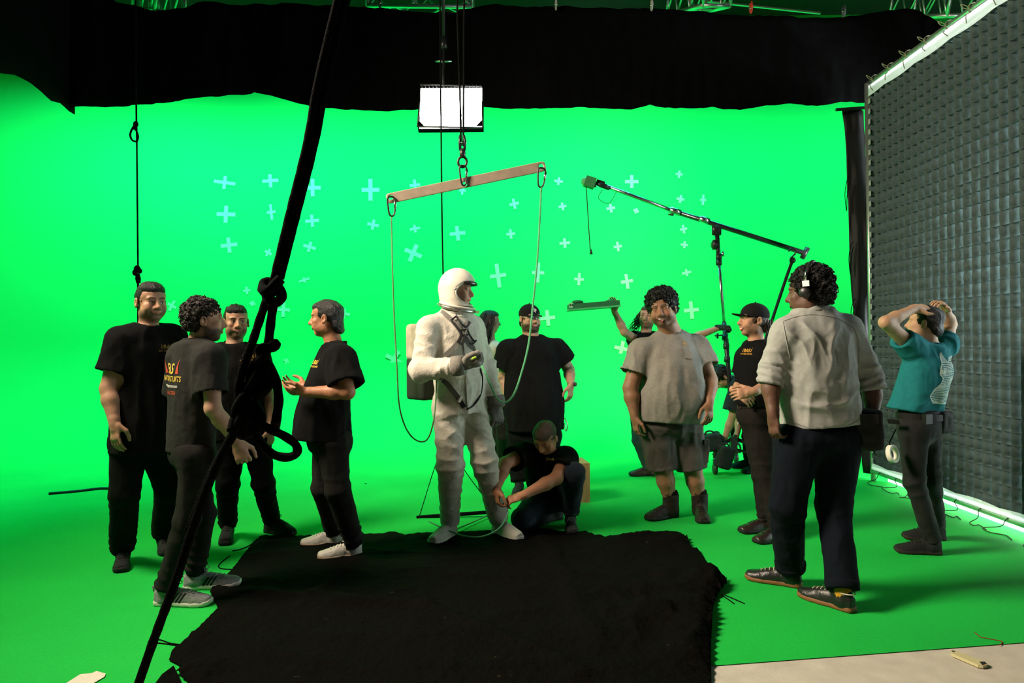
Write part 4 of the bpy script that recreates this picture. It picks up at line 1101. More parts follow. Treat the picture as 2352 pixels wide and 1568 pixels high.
# ================================================================== the cast
UP = np.array((0, 0, 1.0))
def fdir(yaw): y = math.radians(yaw); return np.array((math.sin(y), -math.cos(y), 0))
def ldir(yaw): y = math.radians(yaw); return np.array((math.cos(y), math.sin(y), 0))
def feet(f, L=.29, **kw):
    """kw l/r = (px, py, yaw[, length]) : middle of the sole on the floor"""
    f.F = {}
    for q, v in kw.items():
        c = FL(v[0], v[1]); d = fdir(v[2]); l = v[3] if len(v) > 3 else L
        heel = c - d * l / 2; f.F[q] = (heel, heel + d * l, l); f.J['a' + q] = heel + d * l * .20 + UP * .105
def shoes(f, mats, **kw):
    for q, (a, b, l) in f.F.items(): f.shoe(a, b, mats, l, **kw)
M_TEE_K = mat('black_cotton', (.0050, .0050, .0052), .94, spec=.08, bump=(420, .15), noise=(18, .15))
M_TEE_F = mat('faded_black_cotton', (.017, .017, .0155), .94, spec=.12, bump=(420, .2), noise=(25, .18))
M_TROU_K = mat('black_twill', (.0042, .0045, .0047), .92, spec=.08, bump=(380, .2))
M_TROU_B = mat('dark_brown_twill', (.012, .0098, .0088), .9, spec=.12, bump=(380, .2), noise=(20, .2))
M_TROU_F = mat('faded_black_jeans', (.0115, .0110, .0098), .92, spec=.12, bump=(300, .3), noise=(9, .45))
M_NAVY = mat('navy_chino', (.0045, .0065, .0105), .92, spec=.08, bump=(380, .2))
M_DENIM = mat('dark_denim', (.012, .020, .030), .92, bump=(320, .3), noise=(12, .3))
M_DENIM2 = mat('slate_jeans', (.030, .050, .060), .92, bump=(320, .3), noise=(12, .3))
M_HAIR_K = mat('black_hair', (.004, .0035, .003), .5, spec=.3, bump=(60, .5, (4, 4, .8)))
M_HAIR_B = mat('dark_brown_hair', (.011, .007, .005), .55, spec=.3, bump=(160, .5))
M_HAIR_L = mat('light_brown_hair', (.050, .029, .015), .55, spec=.4, bump=(200, .6))
M_CAPK = mat('black_cap', (.007, .007, .0075), .9, spec=.15, bump=(300, .2))
M_SOLEK = mat('black_rubber', (.010, .010, .010), .7)
M_SOLEW = mat('white_rubber', (.62, .60, .54), .6)
M_SHOEK = mat('black_knit_shoe', (.009, .009, .010), .8, bump=(300, .4))
M_LEATH = mat('brown_black_leather', (.015, .010, .0075), .6, spec=.22, bump=(90, .3))
M_LACEK = mat('black_lace', (.008, .008, .008), .8)
M_YEL = mat('yellow_print', (.62, .42, .06), .8); M_RED = mat('rust_print', (.42, .055, .02), .8); M_WPR = mat('white_print', (.62, .60, .55), .8); M_GOLD = mat('gold_print', (.20, .13, .02), .8)
M_BELT = mat('black_belt', (.007, .0065, .006), .7, spec=.2)
def chest_logo(f, px, on='t_shirt', m=None, s=1.0):
    """small sail emblem with BAS over BAY AREA STUNTS on the wearer's left breast"""
    o = f.p(*px); n = f.fw; r = -nrm(np.cross(UP, n)) * -1
    r = nrm(np.cross(UP, n)); r = r if True else r
    m = m or M_YEL
    f.decal(on, [('text', 'BAS', 0, 0, .034 * s, 1.15), ('text', 'BAY AREA STUNTS', 0, -.018 * s, .0145 * s, 1.0)], o, r, UP, n, m, 'chest_logo')
    f.decal(on, [('poly', [(-.045 * s, 0), (-.039 * s, 0), (-.041 * s, .030 * s)]), ('poly', [(.039 * s, 0), (.045 * s, 0), (.042 * s, .036 * s)])], o, r, UP, n, m, 'chest_emblem')
def belt(f, m=None, pel=(.165, .120), waist=None, h=.038, buckle=True, name='belt'):
    J = f.J; lat = nrm(J['hl'] - J['hr']); fw = nrm(np.cross(lat, UP)); c = f.p(*waist); mb = MB(); n = 36
    for k in range(n + 1):
        a = 2 * math.pi * k / n; x, y = math.cos(a), math.sin(a); rr = (abs(x) ** 2.2 + abs(y) ** 2.2) ** (-1 / 2.2)
        for z, g in ((-h / 2, 0), (h / 2, 0), (h / 2, .006), (-h / 2, .006)): mb.v.append(c + lat * x * rr * (pel[0] * .93 + g) + fw * y * rr * (pel[1] * .94 + g) + UP * z)
    for k in range(n):
        for q in range(4): mb.f.append((4 * k + q, 4 * k + (q + 1) % 4, 4 * k + 4 + (q + 1) % 4, 4 * k + 4 + q))
    o = mb.obj(name, m or M_BELT, f.e)
    if buckle:
        p = c + fw * (pel[1] * .94 + .009); R = np.stack([lat, fw, UP], 1); b = MB()
        for dx, dz, sx, sz in ((0, .019, .05, .005), (0, -.019, .05, .005), (-.024, 0, .005, .042), (.024, 0, .005, .042), (0, 0, .004, .036)): b.box(p + lat * dx + UP * dz, (sx, .005, sz), R)
        b.obj('buckle', M_STEEL, o)
    return o
def torso(f, hem, rows, sh=.022):
    return (f.p(*hem), f.J['nk'] + np.array((0, 0, -.03)), nrm(f.J['sl'] - f.J['sr']), [(t, w - sh - .008, d - sh - .008, o) for t, w, d, o in rows], .03, 2.2)

SK_OLIVE = (.34, .19, .115); SK_TAN = (.34, .155, .078); SK_PINK = (.38, .215, .14); SK_BROWN = (.21, .105, .058); SK_DARK = (.105, .052, .032)

# ---- tall man at far left, black T-shirt, turned to the right
f = Fig('tall man in black T-shirt and cargo trousers at far left, smiling to the right', 4.2, (310, 1300))
f.joints(nk=(339, 755, 0), sr=(278, 782, -.11), sl=(392, 775, .12), er=(250, 892, -.16), wr=(263, 972, -.22), el=(412, 890, .18), wl=(405, 965, .15), hr=(296, 1012, -.04), hl=(358, 1012, .07), kr=(286, 1130, -.06), kl=(388, 1120, .22))
feet(f, .30, r=(281, 1300, 27), l=(378, 1264, 32))
rows = f.torso_rows(.195, .150, .195, .150, .195, .130, .01)
f.body(SK_OLIVE, (347, 694, 0), 50, 4, 0, .97, dict(smile=.25, fat=.3), dict(beard=(.05, .032, .025), beard_amt=.55, gaze=.6, smile=.25), torso=torso(f, (328, 1035, 0), rows), hands=dict(r=dict(d=(.12, -.1, -1), n=(.45, .9, 0), curl=.14, s=1.08, spread=.4, thumb=.7), l=dict(d=(0, 0, -1), n=(-1, 0, 0))), arm_r=1.15)
f.hair(M_HAIR_K, 'short', vol=1.12, seed=1)
f.tee(M_TEE_K, (328, 1035, 0), rows, .66, (.085, .098), seed=1.0)
chest_logo(f, (386, 800, 0), m=M_GOLD)
f.trousers(M_TROU_K, (328, 1000, 0), (.185, .14), (.112, .082, .074), folds=[], stack=.016)
shoes(f, (M_SHOEK, M_SOLEK), laces=M_LACEK)

# ---- curly-haired man seen from behind, printed T-shirt
f = Fig('curly haired man seen from behind in printed black T-shirt and striped sneakers', 3.74, (440, 1370))
f.joints(nk=(453, 792, 0), sr=(484, 822, -.10), sl=(420, 818, .10), er=(489, 938, -.16), wr=(545, 1016, -.06), el=(405, 940, .2), wl=(440, 1020, .22), hr=(452, 1045, -.07), hl=(434, 1045, .07), kr=(432, 1190, -.08), kl=(468, 1180, .12))
feet(f, .31, r=(421, 1388, 88), l=(488, 1348, 102))
rows = f.torso_rows(.160, .108, .158, .108, .168, .112, .0)
f.body(SK_PINK, (469, 736, 0), 118, 0, 0, .96, dict(), dict(beard=(.02, .013, .01), beard_amt=.9), torso=torso(f, (438, 1040, 0), rows), hands=dict(r=dict(d=(.35, -.05, -1), n=(-.3, 1, 0), curl=.55, s=1.05), l=dict(d=(0, 0, -1), n=(1, 0, 0))))
f.hair(M_HAIR_B, 'curly', vol=.98, seed=2, curls=420, curl_r=.0075)
f.tee(M_TEE_F, (438, 1038, 0), rows, .70, (.076, .088), seed=2.0, drape=(.008, (8, 8, 2.5)))
tn = -fdir(140); rt = -ldir(140); o = f.p(411, 848, 0)
f.decal('t_shirt', [('text', 'BAS', 0, -.02, .078, 1.0)], o, rt, UP, tn, M_YEL, 'back_print')
f.decal('t_shirt', [('text', 'BAY AREA STUNTS', 0, -.062, .041, .82)], o, rt, UP, tn, M_YEL, 'back_print')
f.decal('t_shirt', [('text', 'www.bayareastunts.com', 0, -.094, .025, .95)], o, rt, UP, tn, M_WPR, 'back_print')
f.decal('t_shirt', [('text', 'STUNT / ACTION', 0, -.132, .027, .95)], o, rt, UP, tn, M_RED, 'back_print')
f.decal('t_shirt', [('poly', [(.080, -.02), (.112, -.02), (.106, .02), (.108, .060), (.095, .02)]), ('poly', [(-.080, -.02), (-.112, -.02), (-.108, .060), (-.095, .02)])], o, rt, UP, tn, M_RED, 'back_emblem')
f.trousers(M_TROU_F, (440, 1020, 0), (.150, .108), (.088, .064, .056), seed=5.0, stack=.014)
shoes(f, (mat('grey_knit', (.24, .25, .25), .85, noise=(220, .5), bump=(260, .5)), M_SOLEW), laces=mat('grey_lace', (.3, .3, .3), .8), stripes=M_SHOEK, pull=True)

# ---- dark-haired man behind the rope
f = Fig('dark haired man in black T-shirt frowning behind the tangled black rope', 4.78, (580, 1240))
f.joints(nk=(537, 797, 0), sr=(490, 820, -.04), sl=(594, 818, .06), er=(476, 905, 0), wr=(500, 985, -.06), el=(614, 905, .1), wl=(622, 985, .0), hr=(533, 1012, -.02), hl=(588, 1012, .03), kr=(523, 1112, -.05), kl=(606, 1112, 0))
feet(f, .29, r=(521, 1241, 18), l=(643, 1226, 62))
rows = f.torso_rows(.180, .130, .180, .130, .185, .120, .0)
f.body(SK_OLIVE, (542, 739, 0), 30, 2, 0, .96, dict(), dict(beard=(.03, .022, .018), beard_amt=.6, gaze=.5, brow_up=-.004), torso=torso(f, (552, 1005, 0), rows), hands=dict(r=dict(d=(0, 0, -1), n=(1, .3, 0)), l=dict(d=(0, 0, -1), n=(-1, .3, 0), curl=.4)), arm_h=.007)
f.hair(M_HAIR_K, 'short', vol=1.1, seed=3)
f.tee(M_TEE_K, (552, 1005, 0), rows, .62, (.078, .090), seed=3.0)
chest_logo(f, (573, 822, 0), m=M_GOLD)
f.trousers(M_TROU_K, (558, 985, 0), (.17, .125), (.098, .075, .062), seed=6.0)
shoes(f, (M_SHOEK, M_SOLEK), laces=M_LACEK, high=1.25)

# ---- older man in profile with raised hands and white sneakers
f = Fig('older man in black V-neck T-shirt and white sneakers, gesturing with both hands', 4.42, (770, 1268))
f.joints(nk=(770, 796, 0), sl=(782, 824, -.17), sr=(778, 822, .17), el=(798, 900, -.27), wl=(703, 900, -.27), er=(794, 890, .16), wr=(700, 888, .07), hl=(764, 1018, -.09), hr=(754, 1018, .09), kl=(776, 1125, -.10), kr=(744, 1122, .08))
feet(f, .285, l=(781, 1280, -76), r=(739, 1251, -76))
rows = [(0, .20, .185, .030), (.30, .20, .170, .035), (.62, .20, .140, .015), (.82, .185, .120, .0), (.93, .13, .095, 0), (1, .080, .078, 0)]
f.body(SK_TAN, (750, 731, 0), -92, 1, 0, .97, dict(nose=1.1), dict(gaze=0, brow=(.05, .04, .035)), torso=torso(f, (752, 1006, 0), rows), hands=dict(l=dict(d=(-1, .05, .05), n=(.1, .5, .75), curl=.22, s=1.05, spread=.8, thumb=.1), r=dict(d=(-1, .1, .12), n=(0, -.5, .75), curl=.25, s=1.05, spread=.8, thumb=.1)), arm_r=1.1)
f.hair(mat('greying_black_hair', (.010, .0095, .009), .5, spec=.4, bump=(60, .5, (4, 4, .8))), 'back', seed=4)
f.tee(M_TEE_K, (752, 1006, 0), rows, .80, (.088, .104), seed=4.0, v_neck=.10)
chest_logo(f, (732, 836, -.10), s=1.1)
nb = -f.fw; ob = f.p(812, 845, 0)
f.decal('t_shirt', [('text', 'BAY AREA STUNTS', 0, -.02, .042, .82)], ob, -f.lat, UP, nb, M_YEL, 'back_print')
f.decal('t_shirt', [('poly', [(.066, .02), (.104, .02), (.096, .06), (.100, .095), (.082, .06)]), ('poly', [(-.066, .02), (-.104, .02), (-.100, .095), (-.082, .06)])], ob, -f.lat, UP, nb, M_RED, 'back_emblem')
f.trousers(M_TROU_F, (758, 990, 0), (.165, .140), (.100, .078, .066), seed=7.0, stack=.018)
shoes(f, (mat('white_leather', (.50, .48, .42), .5, spec=.4, bump=(50, .2)), mat('gum_white_sole', (.36, .27, .18), .6)), laces=M_SOLEW)
neckl = [f.J['nk'] + ldir(-85) * .078 * math.cos(a) + fdir(-85) * (.075 * math.sin(a) + .01) + UP * (.012 - .045 * max(0, math.sin(a))) for a in np.linspace(0, 2 * math.pi, 30)[:-1]]
MB().tube(neckl, .0018, 5, closed=True).obj('necklace', M_STEEL, f.e, True)
# ---- astronaut in a white pressure suit
f = Fig('astronaut in white space suit and open helmet standing under the spreader bar', 4.78, (1085, 1240)); AST = f
f.joints(nk=(1048, 712, 0), sr=(985, 755, -.13), sl=(1084, 752, .15), er=(968, 850, -.24), wr=(1050, 840, -.34), el=(1118, 850, .14), wl=(1138, 918, .04), hr=(1030, 935, -.04), hl=(1088, 938, .05), kr=(1035, 1070, -.06), kl=(1112, 1060, .02))
feet(f, .31, r=(1018, 1238, -25), l=(1165, 1232, 38))
SUIT = mat('white_suit_cloth', (.58, .55, .47), .85, spec=.15, bump=(26, .55), noise=(7, .22))
f.body(SK_PINK, (1052, 668, 0), 78, 2, 0, .95, dict(smile=.35, nose=1.1), dict(smile=.35, beard=(.10, .06, .04), beard_amt=.25), arms='', torso=None, hands={}, legs=True, base_h=.012)
S = SDF(); J = f.J; lat = nrm(J['sl'] - J['sr']); hm = f.p(1060, 948, 0)
S.loft(hm, J['nk'] + UP * -.01, lat, [(0, .175, .145), (.3, .190, .155), (.62, .20, .16), (.82, .185, .145), (.94, .13, .115), (1, .09, .09)], .03, 2.3)
for q in 'lr':
    S.cone(J['nk'] + UP * -.06, J['s' + q], .085, .078, .06); S.cone(J['s' + q], J['e' + q], .084, .078, .04)
    S.cone(J['e' + q], J['w' + q], .080, .062, .03, flat=2)
    S.cone(J['h' + q], J['k' + q], .115, .092, .05); S.cone(J['k' + q], J['a' + q] - UP * .0, .092, .072, .04, flat=2)
fo = []
for q in 'lr':
    fo += [(J['k' + q], nrm(J['a' + q] - J['h' + q]), .15, .017, 36), (J['e' + q] * .8 + J['w' + q] * .2, nrm(J['w' + q] - J['s' + q]), .13, .024, 38), (J['w' + q] * .8 + J['e' + q] * .2, nrm(J['w' + q] - J['e' + q]), .09, .013, 60), (J['h' + q], nrm(lat + UP * (1 if q == 'l' else -1)), .13, .014, 34), (J['a' + q] * .7 + J['k' + q] * .3, nrm(J['a' + q] - J['k' + q]), .13, .012, 40), (J['s' + q] * .6 + J['e' + q] * .4, nrm(lat * .5 + UP), .10, .010, 40), (J['h' + q] * .5 + J['k' + q] * .5, nrm(UP + lat * .6), .14, .010, 34)]
for q in 'lr':
    fo += [(J['s' + q] * .35 + J['e' + q] * .65, nrm(J['e' + q] - J['s' + q] + lat * .1), .16, .012, 34), (J['h' + q] * .65 + J['k' + q] * .35, nrm(UP + lat * (.9 if q == 'l' else -.9)), .16, .014, 30), (J['k' + q] * .45 + J['a' + q] * .55, nrm(UP + lat * (.3 if q == 'l' else -.4)), .16, .012, 34)]
fo += [(f.p(1030, 780, -.15), nrm(lat + UP * .35), .15, .012, 30), (f.p(1085, 800, -.05), nrm(lat - UP * .4), .15, .012, 32), (f.p(1050, 890, -.1), nrm(lat + UP * .2), .16, .012, 34)]
fo += [(hm + UP * .14, nrm(UP + lat * .5), .16, .012, 32), (f.p(1070, 860, -.1), nrm(UP - lat * .7), .14, .012, 36)]
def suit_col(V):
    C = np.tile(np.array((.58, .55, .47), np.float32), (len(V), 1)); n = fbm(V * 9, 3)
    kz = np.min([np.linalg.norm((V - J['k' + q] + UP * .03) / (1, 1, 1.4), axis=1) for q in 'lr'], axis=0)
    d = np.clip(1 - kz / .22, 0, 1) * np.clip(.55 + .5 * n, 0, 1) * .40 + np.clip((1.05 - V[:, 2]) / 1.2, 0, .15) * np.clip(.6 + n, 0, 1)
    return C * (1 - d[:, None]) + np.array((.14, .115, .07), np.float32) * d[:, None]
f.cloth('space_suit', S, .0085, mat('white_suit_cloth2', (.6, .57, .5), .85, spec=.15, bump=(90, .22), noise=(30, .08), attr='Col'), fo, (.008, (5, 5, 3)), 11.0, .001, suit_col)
# cuffs and gloves
for q, d, n, m, cu in (('r', (.95, -.15, .12), (.2, .25, .95), (.20, .19, .165), .55), ('l', (.12, -.1, -1), (-.6, .8, 0), (.13, .125, .115), .45)):
    MB().lathe(J['w' + q] - nrm(d) * .03, J['w' + q] + nrm(d) * .05, [(0, .066), (.5, .068), (1, .064)], 18).obj('glove_cuff', mat('glove_%s' % q, m, .8, bump=(60, .3)), f.e, True)
    G = SDF(); sdf_hand(G, J['w' + q] + nrm(d) * .03, d, n, q, cu, 1.28, .5, .25); V, Q = G.mesh(.006); N = vnormals(V, Q)
    V = V + N * (.004 + .002 * vnoise(V * 50))[:, None]; mesh_obj('glove', V, Q, mat('glove_%s' % q, m, .8), f.e)
# boots
M_BOOT = mat('white_canvas_boot', (.56, .53, .46), .85, bump=(70, .4))
for q, (a, b, l) in f.F.items(): f.shoe(a, b, (M_BOOT, M_BOOT), l, boot=.10, width=1.18, high=1.15, name='boot')
# helmet: shell with a face opening, rubber rim, visor peak, neck ring
S = SDF(); hR = f.hR
def H(x, y, z): return f.H(x, y, z)
S.ell(H(0, -.006, .020), (.122, .136, .142), hR, .01); S.cone(H(0, -.01, -.06), H(0, -.005, -.120), .118, .110, .02, flat=2)
S.ell(H(0, -.006, .010), (.108, .122, .126), hR, .0, 's')
S.cone(H(0, -.01, -.05), H(0, -.005, -.2), .100, .098, 0, op='s')
S.ell(H(0, .105, -.016), (.150, .128, .088), hR, .012, 's')
V, Q = S.mesh(.005)
M_HELM = mat('cream_helmet_shell', (.72, .68, .58), .28, spec=.5)
hel = mesh_obj('helmet', V, Q, M_HELM, f.e); bvh = BVHTree.FromPolygons([tuple(v) for v in V], Q.tolist())
rim = []
for i in range(40):
    a = 2 * math.pi * i / 40; y = .150 - .105 * math.sqrt(max(0, 1 - .86)); p = H(.120 * math.cos(a), .112 - .080 * abs(math.cos(a)) ** 1.6, -.016 + .086 * math.sin(a))
    h_ = bvh.find_nearest(Vector(p)); rim.append(np.array(h_[0]) * .7 + p * .3)
MB().tube(rim, .0065, 8, closed=True).obj('face_rim', mat('rim_rubber', (.55, .53, .46), .5), hel, True)
vis = []
for t in np.linspace(-1.05, 1.05, 17): vis.append((H(.112 * math.sin(t), -.006 + .130 * math.cos(t), .070), H(.118 * math.sin(t), -.002 + .146 * math.cos(t), .062), H(.112 * math.sin(t), .0 + .150 * math.cos(t) - .004, .040)))
mb = MB()
for tr in vis: mb.v += [np.asarray(x) for x in tr]
for i in range(16):
    for k in range(2): mb.f.append((3 * i + k, 3 * i + k + 1, 3 * i + k + 4, 3 * i + k + 3))
o = mb.obj('visor_peak', mat('dark_visor', (.02, .018, .015), .15, spec=.6), hel, True); o.modifiers.new('t', 'SOLIDIFY').thickness = .004
for q in (-1, 1):
    c = H(q * .121, .018, .005); n = hR[:, 0] * q
    MB().lathe(c - n * .004, c + n * .006, [(0, .011), (.6, .011), (1, .006)], 12).obj('pivot_screw', M_STEEL, hel, True)
RG = frame(60, 14)
def ringpts(r, dz, n=40): return [H(0, -.004, -.118) + RG @ np.array((r * math.cos(a), r * .98 * math.sin(a), dz)) for a in np.linspace(0, 2 * math.pi, n + 1)[:-1]]
M_RING = mat('brushed_ring', (.42, .40, .36), .3, metal=.9)
MB().tube(ringpts(.128, -.006), .012, 8, closed=True).obj('neck_ring', M_RING, hel, True)
MB().tube(ringpts(.124, .012), .008, 8, closed=True).obj('neck_ring', M_HELM, hel, True)
for a in np.linspace(0, 2 * math.pi, 15)[:-1]:
    c = H(0, -.004, -.118) + RG @ np.array((.139 * math.cos(a), .137 * math.sin(a), -.006)); MB().sphere(c, .004, 6).obj('ring_stud', M_STEEL, hel, True)
c = H(.01, .138, -.150); MB().box(c, (.05, .025, .02), RG).obj('ring_latch', M_STEEL, hel)
S = SDF(); S.cone(H(0, -.012, -.185), J['nk'] + UP * -.05, .105, .118, .02); V, Q = S.mesh(.008); N = vnormals(V, Q); V = V + N * (.008 * np.sin(V[:, 2] * 170 + 3 * vnoise(V * 12)))[:, None]
mesh_obj('neck_gaiter', V, Q, SUIT, f.e)
# harness straps hugging the suit
SV, SQ = f.bvh['space_suit']; sb = BVHTree.FromPolygons([tuple(v) for v in SV], SQ.tolist())
M_STRAP = mat('grey_webbing', (.17, .165, .145), .8, bump=(200, .4)); M_STRE = mat('black_webbing', (.015, .015, .015), .8); M_STRB = mat('brown_webbing', (.11, .10, .08), .8)
def strap(pts, w, m, name='harness_strap', off=.006, n=5, th=.004, side=None):
    P = []
    for px in cr_spline([np.array(p, float) for p in pts], n):
        o = W(px[0], px[1], 3.6); dv = nrm(o - np.array((0, 0, CAM_H)))
        r = sb.ray_cast(Vector(o), Vector(dv))
        if r[0] is not None: P.append((np.array(r[0]) - dv * off, -dv))
    mb = MB(); V = []
    for i, (p, nn) in enumerate(P):
        t = nrm(P[min(i + 1, len(P) - 1)][0] - P[max(i - 1, 0)][0]); sd = nrm(np.cross(t, nn)); n2 = np.cross(sd, t)
        for a, b in ((-w, -th), (w, -th), (w, th), (-w, th)): mb.v.append(p + sd * a + n2 * b)
    k = len(P)
    for i in range(k - 1):
        for q in range(4): mb.f.append((4 * i + q, 4 * i + (q + 1) % 4, 4 * i + 4 + (q + 1) % 4, 4 * i + 4 + q))
    mb.f += [(3, 2, 1, 0), (4 * k - 4, 4 * k - 3, 4 * k - 2, 4 * k - 1)]
    return mb.obj(name, m, f.e)
strap([(1010, 712), (1030, 728), (1052, 752), (1072, 785), (1088, 800)], .016, M_STRAP); strap([(1078, 738), (1070, 752), (1060, 775), (1045, 795), (1022, 816)], .016, M_STRAP, off=.010)
strap([(1086, 800), (1096, 815), (1104, 838)], .014, M_STRAP)
for pts in ([(1036, 735), (1052, 755), (1058, 768), (1052, 785)], [(1048, 726), (1062, 746), (1072, 750), (1078, 738)], [(1078, 742), (1074, 758), (1086, 780), (1094, 782)], [(1058, 758), (1074, 756)], [(1060, 770), (1078, 768)], [(1050, 784), (1062, 790), (1068, 772), (1082, 790), (1094, 782)], [(1036, 735), (1048, 726)]): strap(pts, .006, M_STRE, 'harness_trim', .015, 6, .003)
strap([(1014, 868), (1030, 885), (1048, 908), (1058, 922)], .018, M_STRB); strap([(1058, 922), (1066, 936)], .016, M_STRE, 'strap_end'); strap([(1052, 914), (1060, 918)], .022, M_STEEL, 'strap_buckle', .012)
strap([(1103, 846), (1108, 870), (1104, 905), (1088, 930), (1072, 940)], .006, M_STRE, 'harness_piping', .004)
strap([(1040, 700), (1058, 760), (1068, 830), (1072, 935)], .003, M_STRAP, 'zip_line', .002)
# flag patch on the right upper arm
fp = f.p(965, 758, 0); nf = nrm(np.array((-.35, -1, 0))); rf = nrm(np.cross(nf, UP)) * -1; uf = nrm(UP + rf * .05); bw, bh = .070, .066
f.decal('space_suit', [('poly', [(-bw / 2 - .006, -bh / 2 - .006), (bw / 2 + .006, -bh / 2 - .006), (bw / 2 + .006, bh / 2 + .006), (-bw / 2 - .006, bh / 2 + .006)])], fp, rf, uf, nf, mat('patch_cream', (.6, .56, .48), .8), 'flag_patch', off=.003, far=.6)
f.decal('space_suit', [('poly', [(-bw / 2, -bh / 2 + bh * i / 9), (bw / 2, -bh / 2 + bh * i / 9), (bw / 2, -bh / 2 + bh * (i + 1) / 9), (-bw / 2, -bh / 2 + bh * (i + 1) / 9)]) for i in range(0, 9, 2)], fp, rf, uf, nf, mat('patch_red', (.42, .05, .04), .8), 'flag_stripes', off=.0045, far=.6)
f.decal('space_suit', [('poly', [(-bw / 2, 0), (-bw * .02, 0), (-bw * .02, bh / 2), (-bw / 2, bh / 2)])], fp, rf, uf, nf, mat('patch_blue', (.10, .12, .26), .8), 'flag_canton', off=.0055, far=.6)
# backpack
bc = f.p(962, 830, .22); Rb = frame(45); S = SDF()
def BX(c, hx, r, R):
    c = np.asarray(c); hx = np.asarray(hx, float); m_ = np.abs(R) @ hx + r
    def fn(X, Y, Z):
        x, y, z = X - c[0], Y - c[1], Z - c[2]; q = [np.abs(R[0, i] * x + R[1, i] * y + R[2, i] * z) - hx[i] for i in range(3)]
        return np.sqrt(sum(np.maximum(k, 0) ** 2 for k in q)) + np.minimum(np.maximum.reduce(np.broadcast_arrays(*q)), 0) - r
    return (c - m_, c + m_, fn)
S.raw(*BX(f.p(985, 868, .14), (.11, .085, .13), .02, Rb)); V, Q = S.mesh(.01)
bk = mesh_obj('backpack', V, Q, mat('dark_green_pack', (.020, .030, .018), .8), f.e)
S = SDF(); S.raw(*BX(f.p(985, 785, .14), (.105, .08, .10), .03, Rb)); V, Q = S.mesh(.01); mesh_obj('pack_top', V, Q, mat('tan_pack', (.42, .37, .27), .85, noise=(14, .2)), bk)
# green ball in the palm
tag(MB().sphere(J['wr'] + np.array((.115, -.03, .045)), .019, 12).obj('green_ball', mat('lime', (.35, .55, .05), .6), None, True), 'small lime green ball held in the astronaut glove', 'ball')

# ---- woman with long dark hair behind the astronaut
f = Fig('woman with long dark hair in pale top standing behind the astronaut', 7.1, (1160, 1080))
f.joints(nk=(1128, 790, 0), sr=(1140, 803, -.15), sl=(1122, 803, .15), er=(1152, 858, -.17), wr=(1150, 915, -.15), el=(1118, 858, .17), wl=(1125, 915, .15), hr=(1150, 925, -.07), hl=(1140, 925, .07), kr=(1158, 1000, -.06), kl=(1148, 1000, .06))
feet(f, .25, r=(1170, 1083, 78), l=(1150, 1076, 80))
rows = f.torso_rows(.15, .12, .145, .11, .155, .115)
f.body((.26, .15, .10), (1126, 738, 0), 100, 4, 0, .93, {}, {}, torso=torso(f, (1138, 915, 0), rows), hands=dict(r=dict(d=(0, 0, -1), n=(0, 1, 0)), l=dict(d=(0, 0, -1), n=(0, -1, 0))), arm_h=.008, head_h=.0055, base_h=.018, arm_r=.85)
f.hair(M_HAIR_K, 'bun', h=.007, seed=5, vol=2.0)
f.strands(M_HAIR_K, lambda g: (g.choice((-1, 1)) * g.uniform(.02, .085), g.uniform(-.10, .04), g.uniform(-.02, .09)), .40, lambda t, x, y, z, g: (x * 2.5 * t * .6, -.18 * t + y * .5 * t, -t), .009, 120, 6, 'long_hair', wave=.015)
f.tee(mat('pale_grey_top', (.34, .34, .30), .9, noise=(20, .1)), (1138, 915, 0), rows, .9, (.062, .062), h=.011, seed=8.0)
f.trousers(M_TROU_B, (1143, 905, 0), (.15, .12), (.09, .07, .06), h=.013)
shoes(f, (mat('tan_suede', (.12, .09, .055), .9), M_SOLEK), h=.008)

# ---- bearded man in a cap
f = Fig('large bearded man in black cap, glasses and black T-shirt behind the crouching man', 6.45, (1235, 1127))
f.joints(nk=(1222, 778, 0), sr=(1168, 805, -.02), sl=(1280, 802, .05), er=(1156, 868, .05), wr=(1172, 930, -.08), el=(1306, 848, .12), wl=(1312, 884, -.06), hr=(1195, 1000, 0), hl=(1258, 1000, .03), kr=(1190, 1065, 0), kl=(1258, 1065, .02))
feet(f, .30, r=(1190, 1132, -8), l=(1258, 1128, 15))
rows = f.torso_rows(.275, .22, .285, .23, .265, .185, .02)
f.body(SK_PINK, (1217, 731, 0), 28, 2, 0, 1.06, dict(fat=1.0, wide=1.08), dict(beard=(.055, .032, .018), beard_amt=.97, gaze=.4), torso=torso(f, (1226, 985, 0), rows), hands=dict(r=dict(d=(.1, 0, -1), n=(1, .2, 0)), l=dict(d=(-.1, 0, -1), n=(-.8, .6, 0), curl=.2, s=1.12, spread=.4)), arm_h=.0065, arm_r=1.3, neck_r=1.25, head_h=.0048, base_h=.018, tattoo=True)
f.hair(M_HAIR_B, 'under_cap', h=.006, seed=6)
c = f.cap(M_CAPK); f.bvh['cap'] = (np.array([v.co for v in c.data.vertices]), np.array([p.vertices[:] for p in c.data.polygons]))
lo = f.H(0, .095, .072); M_SF = mat('white_embroidery', (.75, .75, .72), .7)
f.decal('cap', [('text', 'S', -.008, -.012, .050, .85), ('text', 'F', .008, -.022, .050, .85)], lo, f.hR[:, 0], f.hR[:, 2], f.hR[:, 1], M_SF, 'cap_emblem', c)
gl = MB()
for q in (-1, 1):
    gl.tube([f.H(q * .032 + .021 * math.cos(a), .100 - .004 * abs(math.cos(a)), .002 + .014 * math.sin(a)) for a in np.linspace(0, 6.28, 17)[:-1]], .0018, 5, closed=True)
    gl.tube([f.H(q * .053, .098, .006), f.H(q * .084, .03, .008), f.H(q * .088, -.01, .002)], .0018, 5)
gl.tube([f.H(-.011, .102, .004), f.H(.011, .102, .004)], .0018, 5); gl.obj('glasses', M_STEEL, f.e, True)
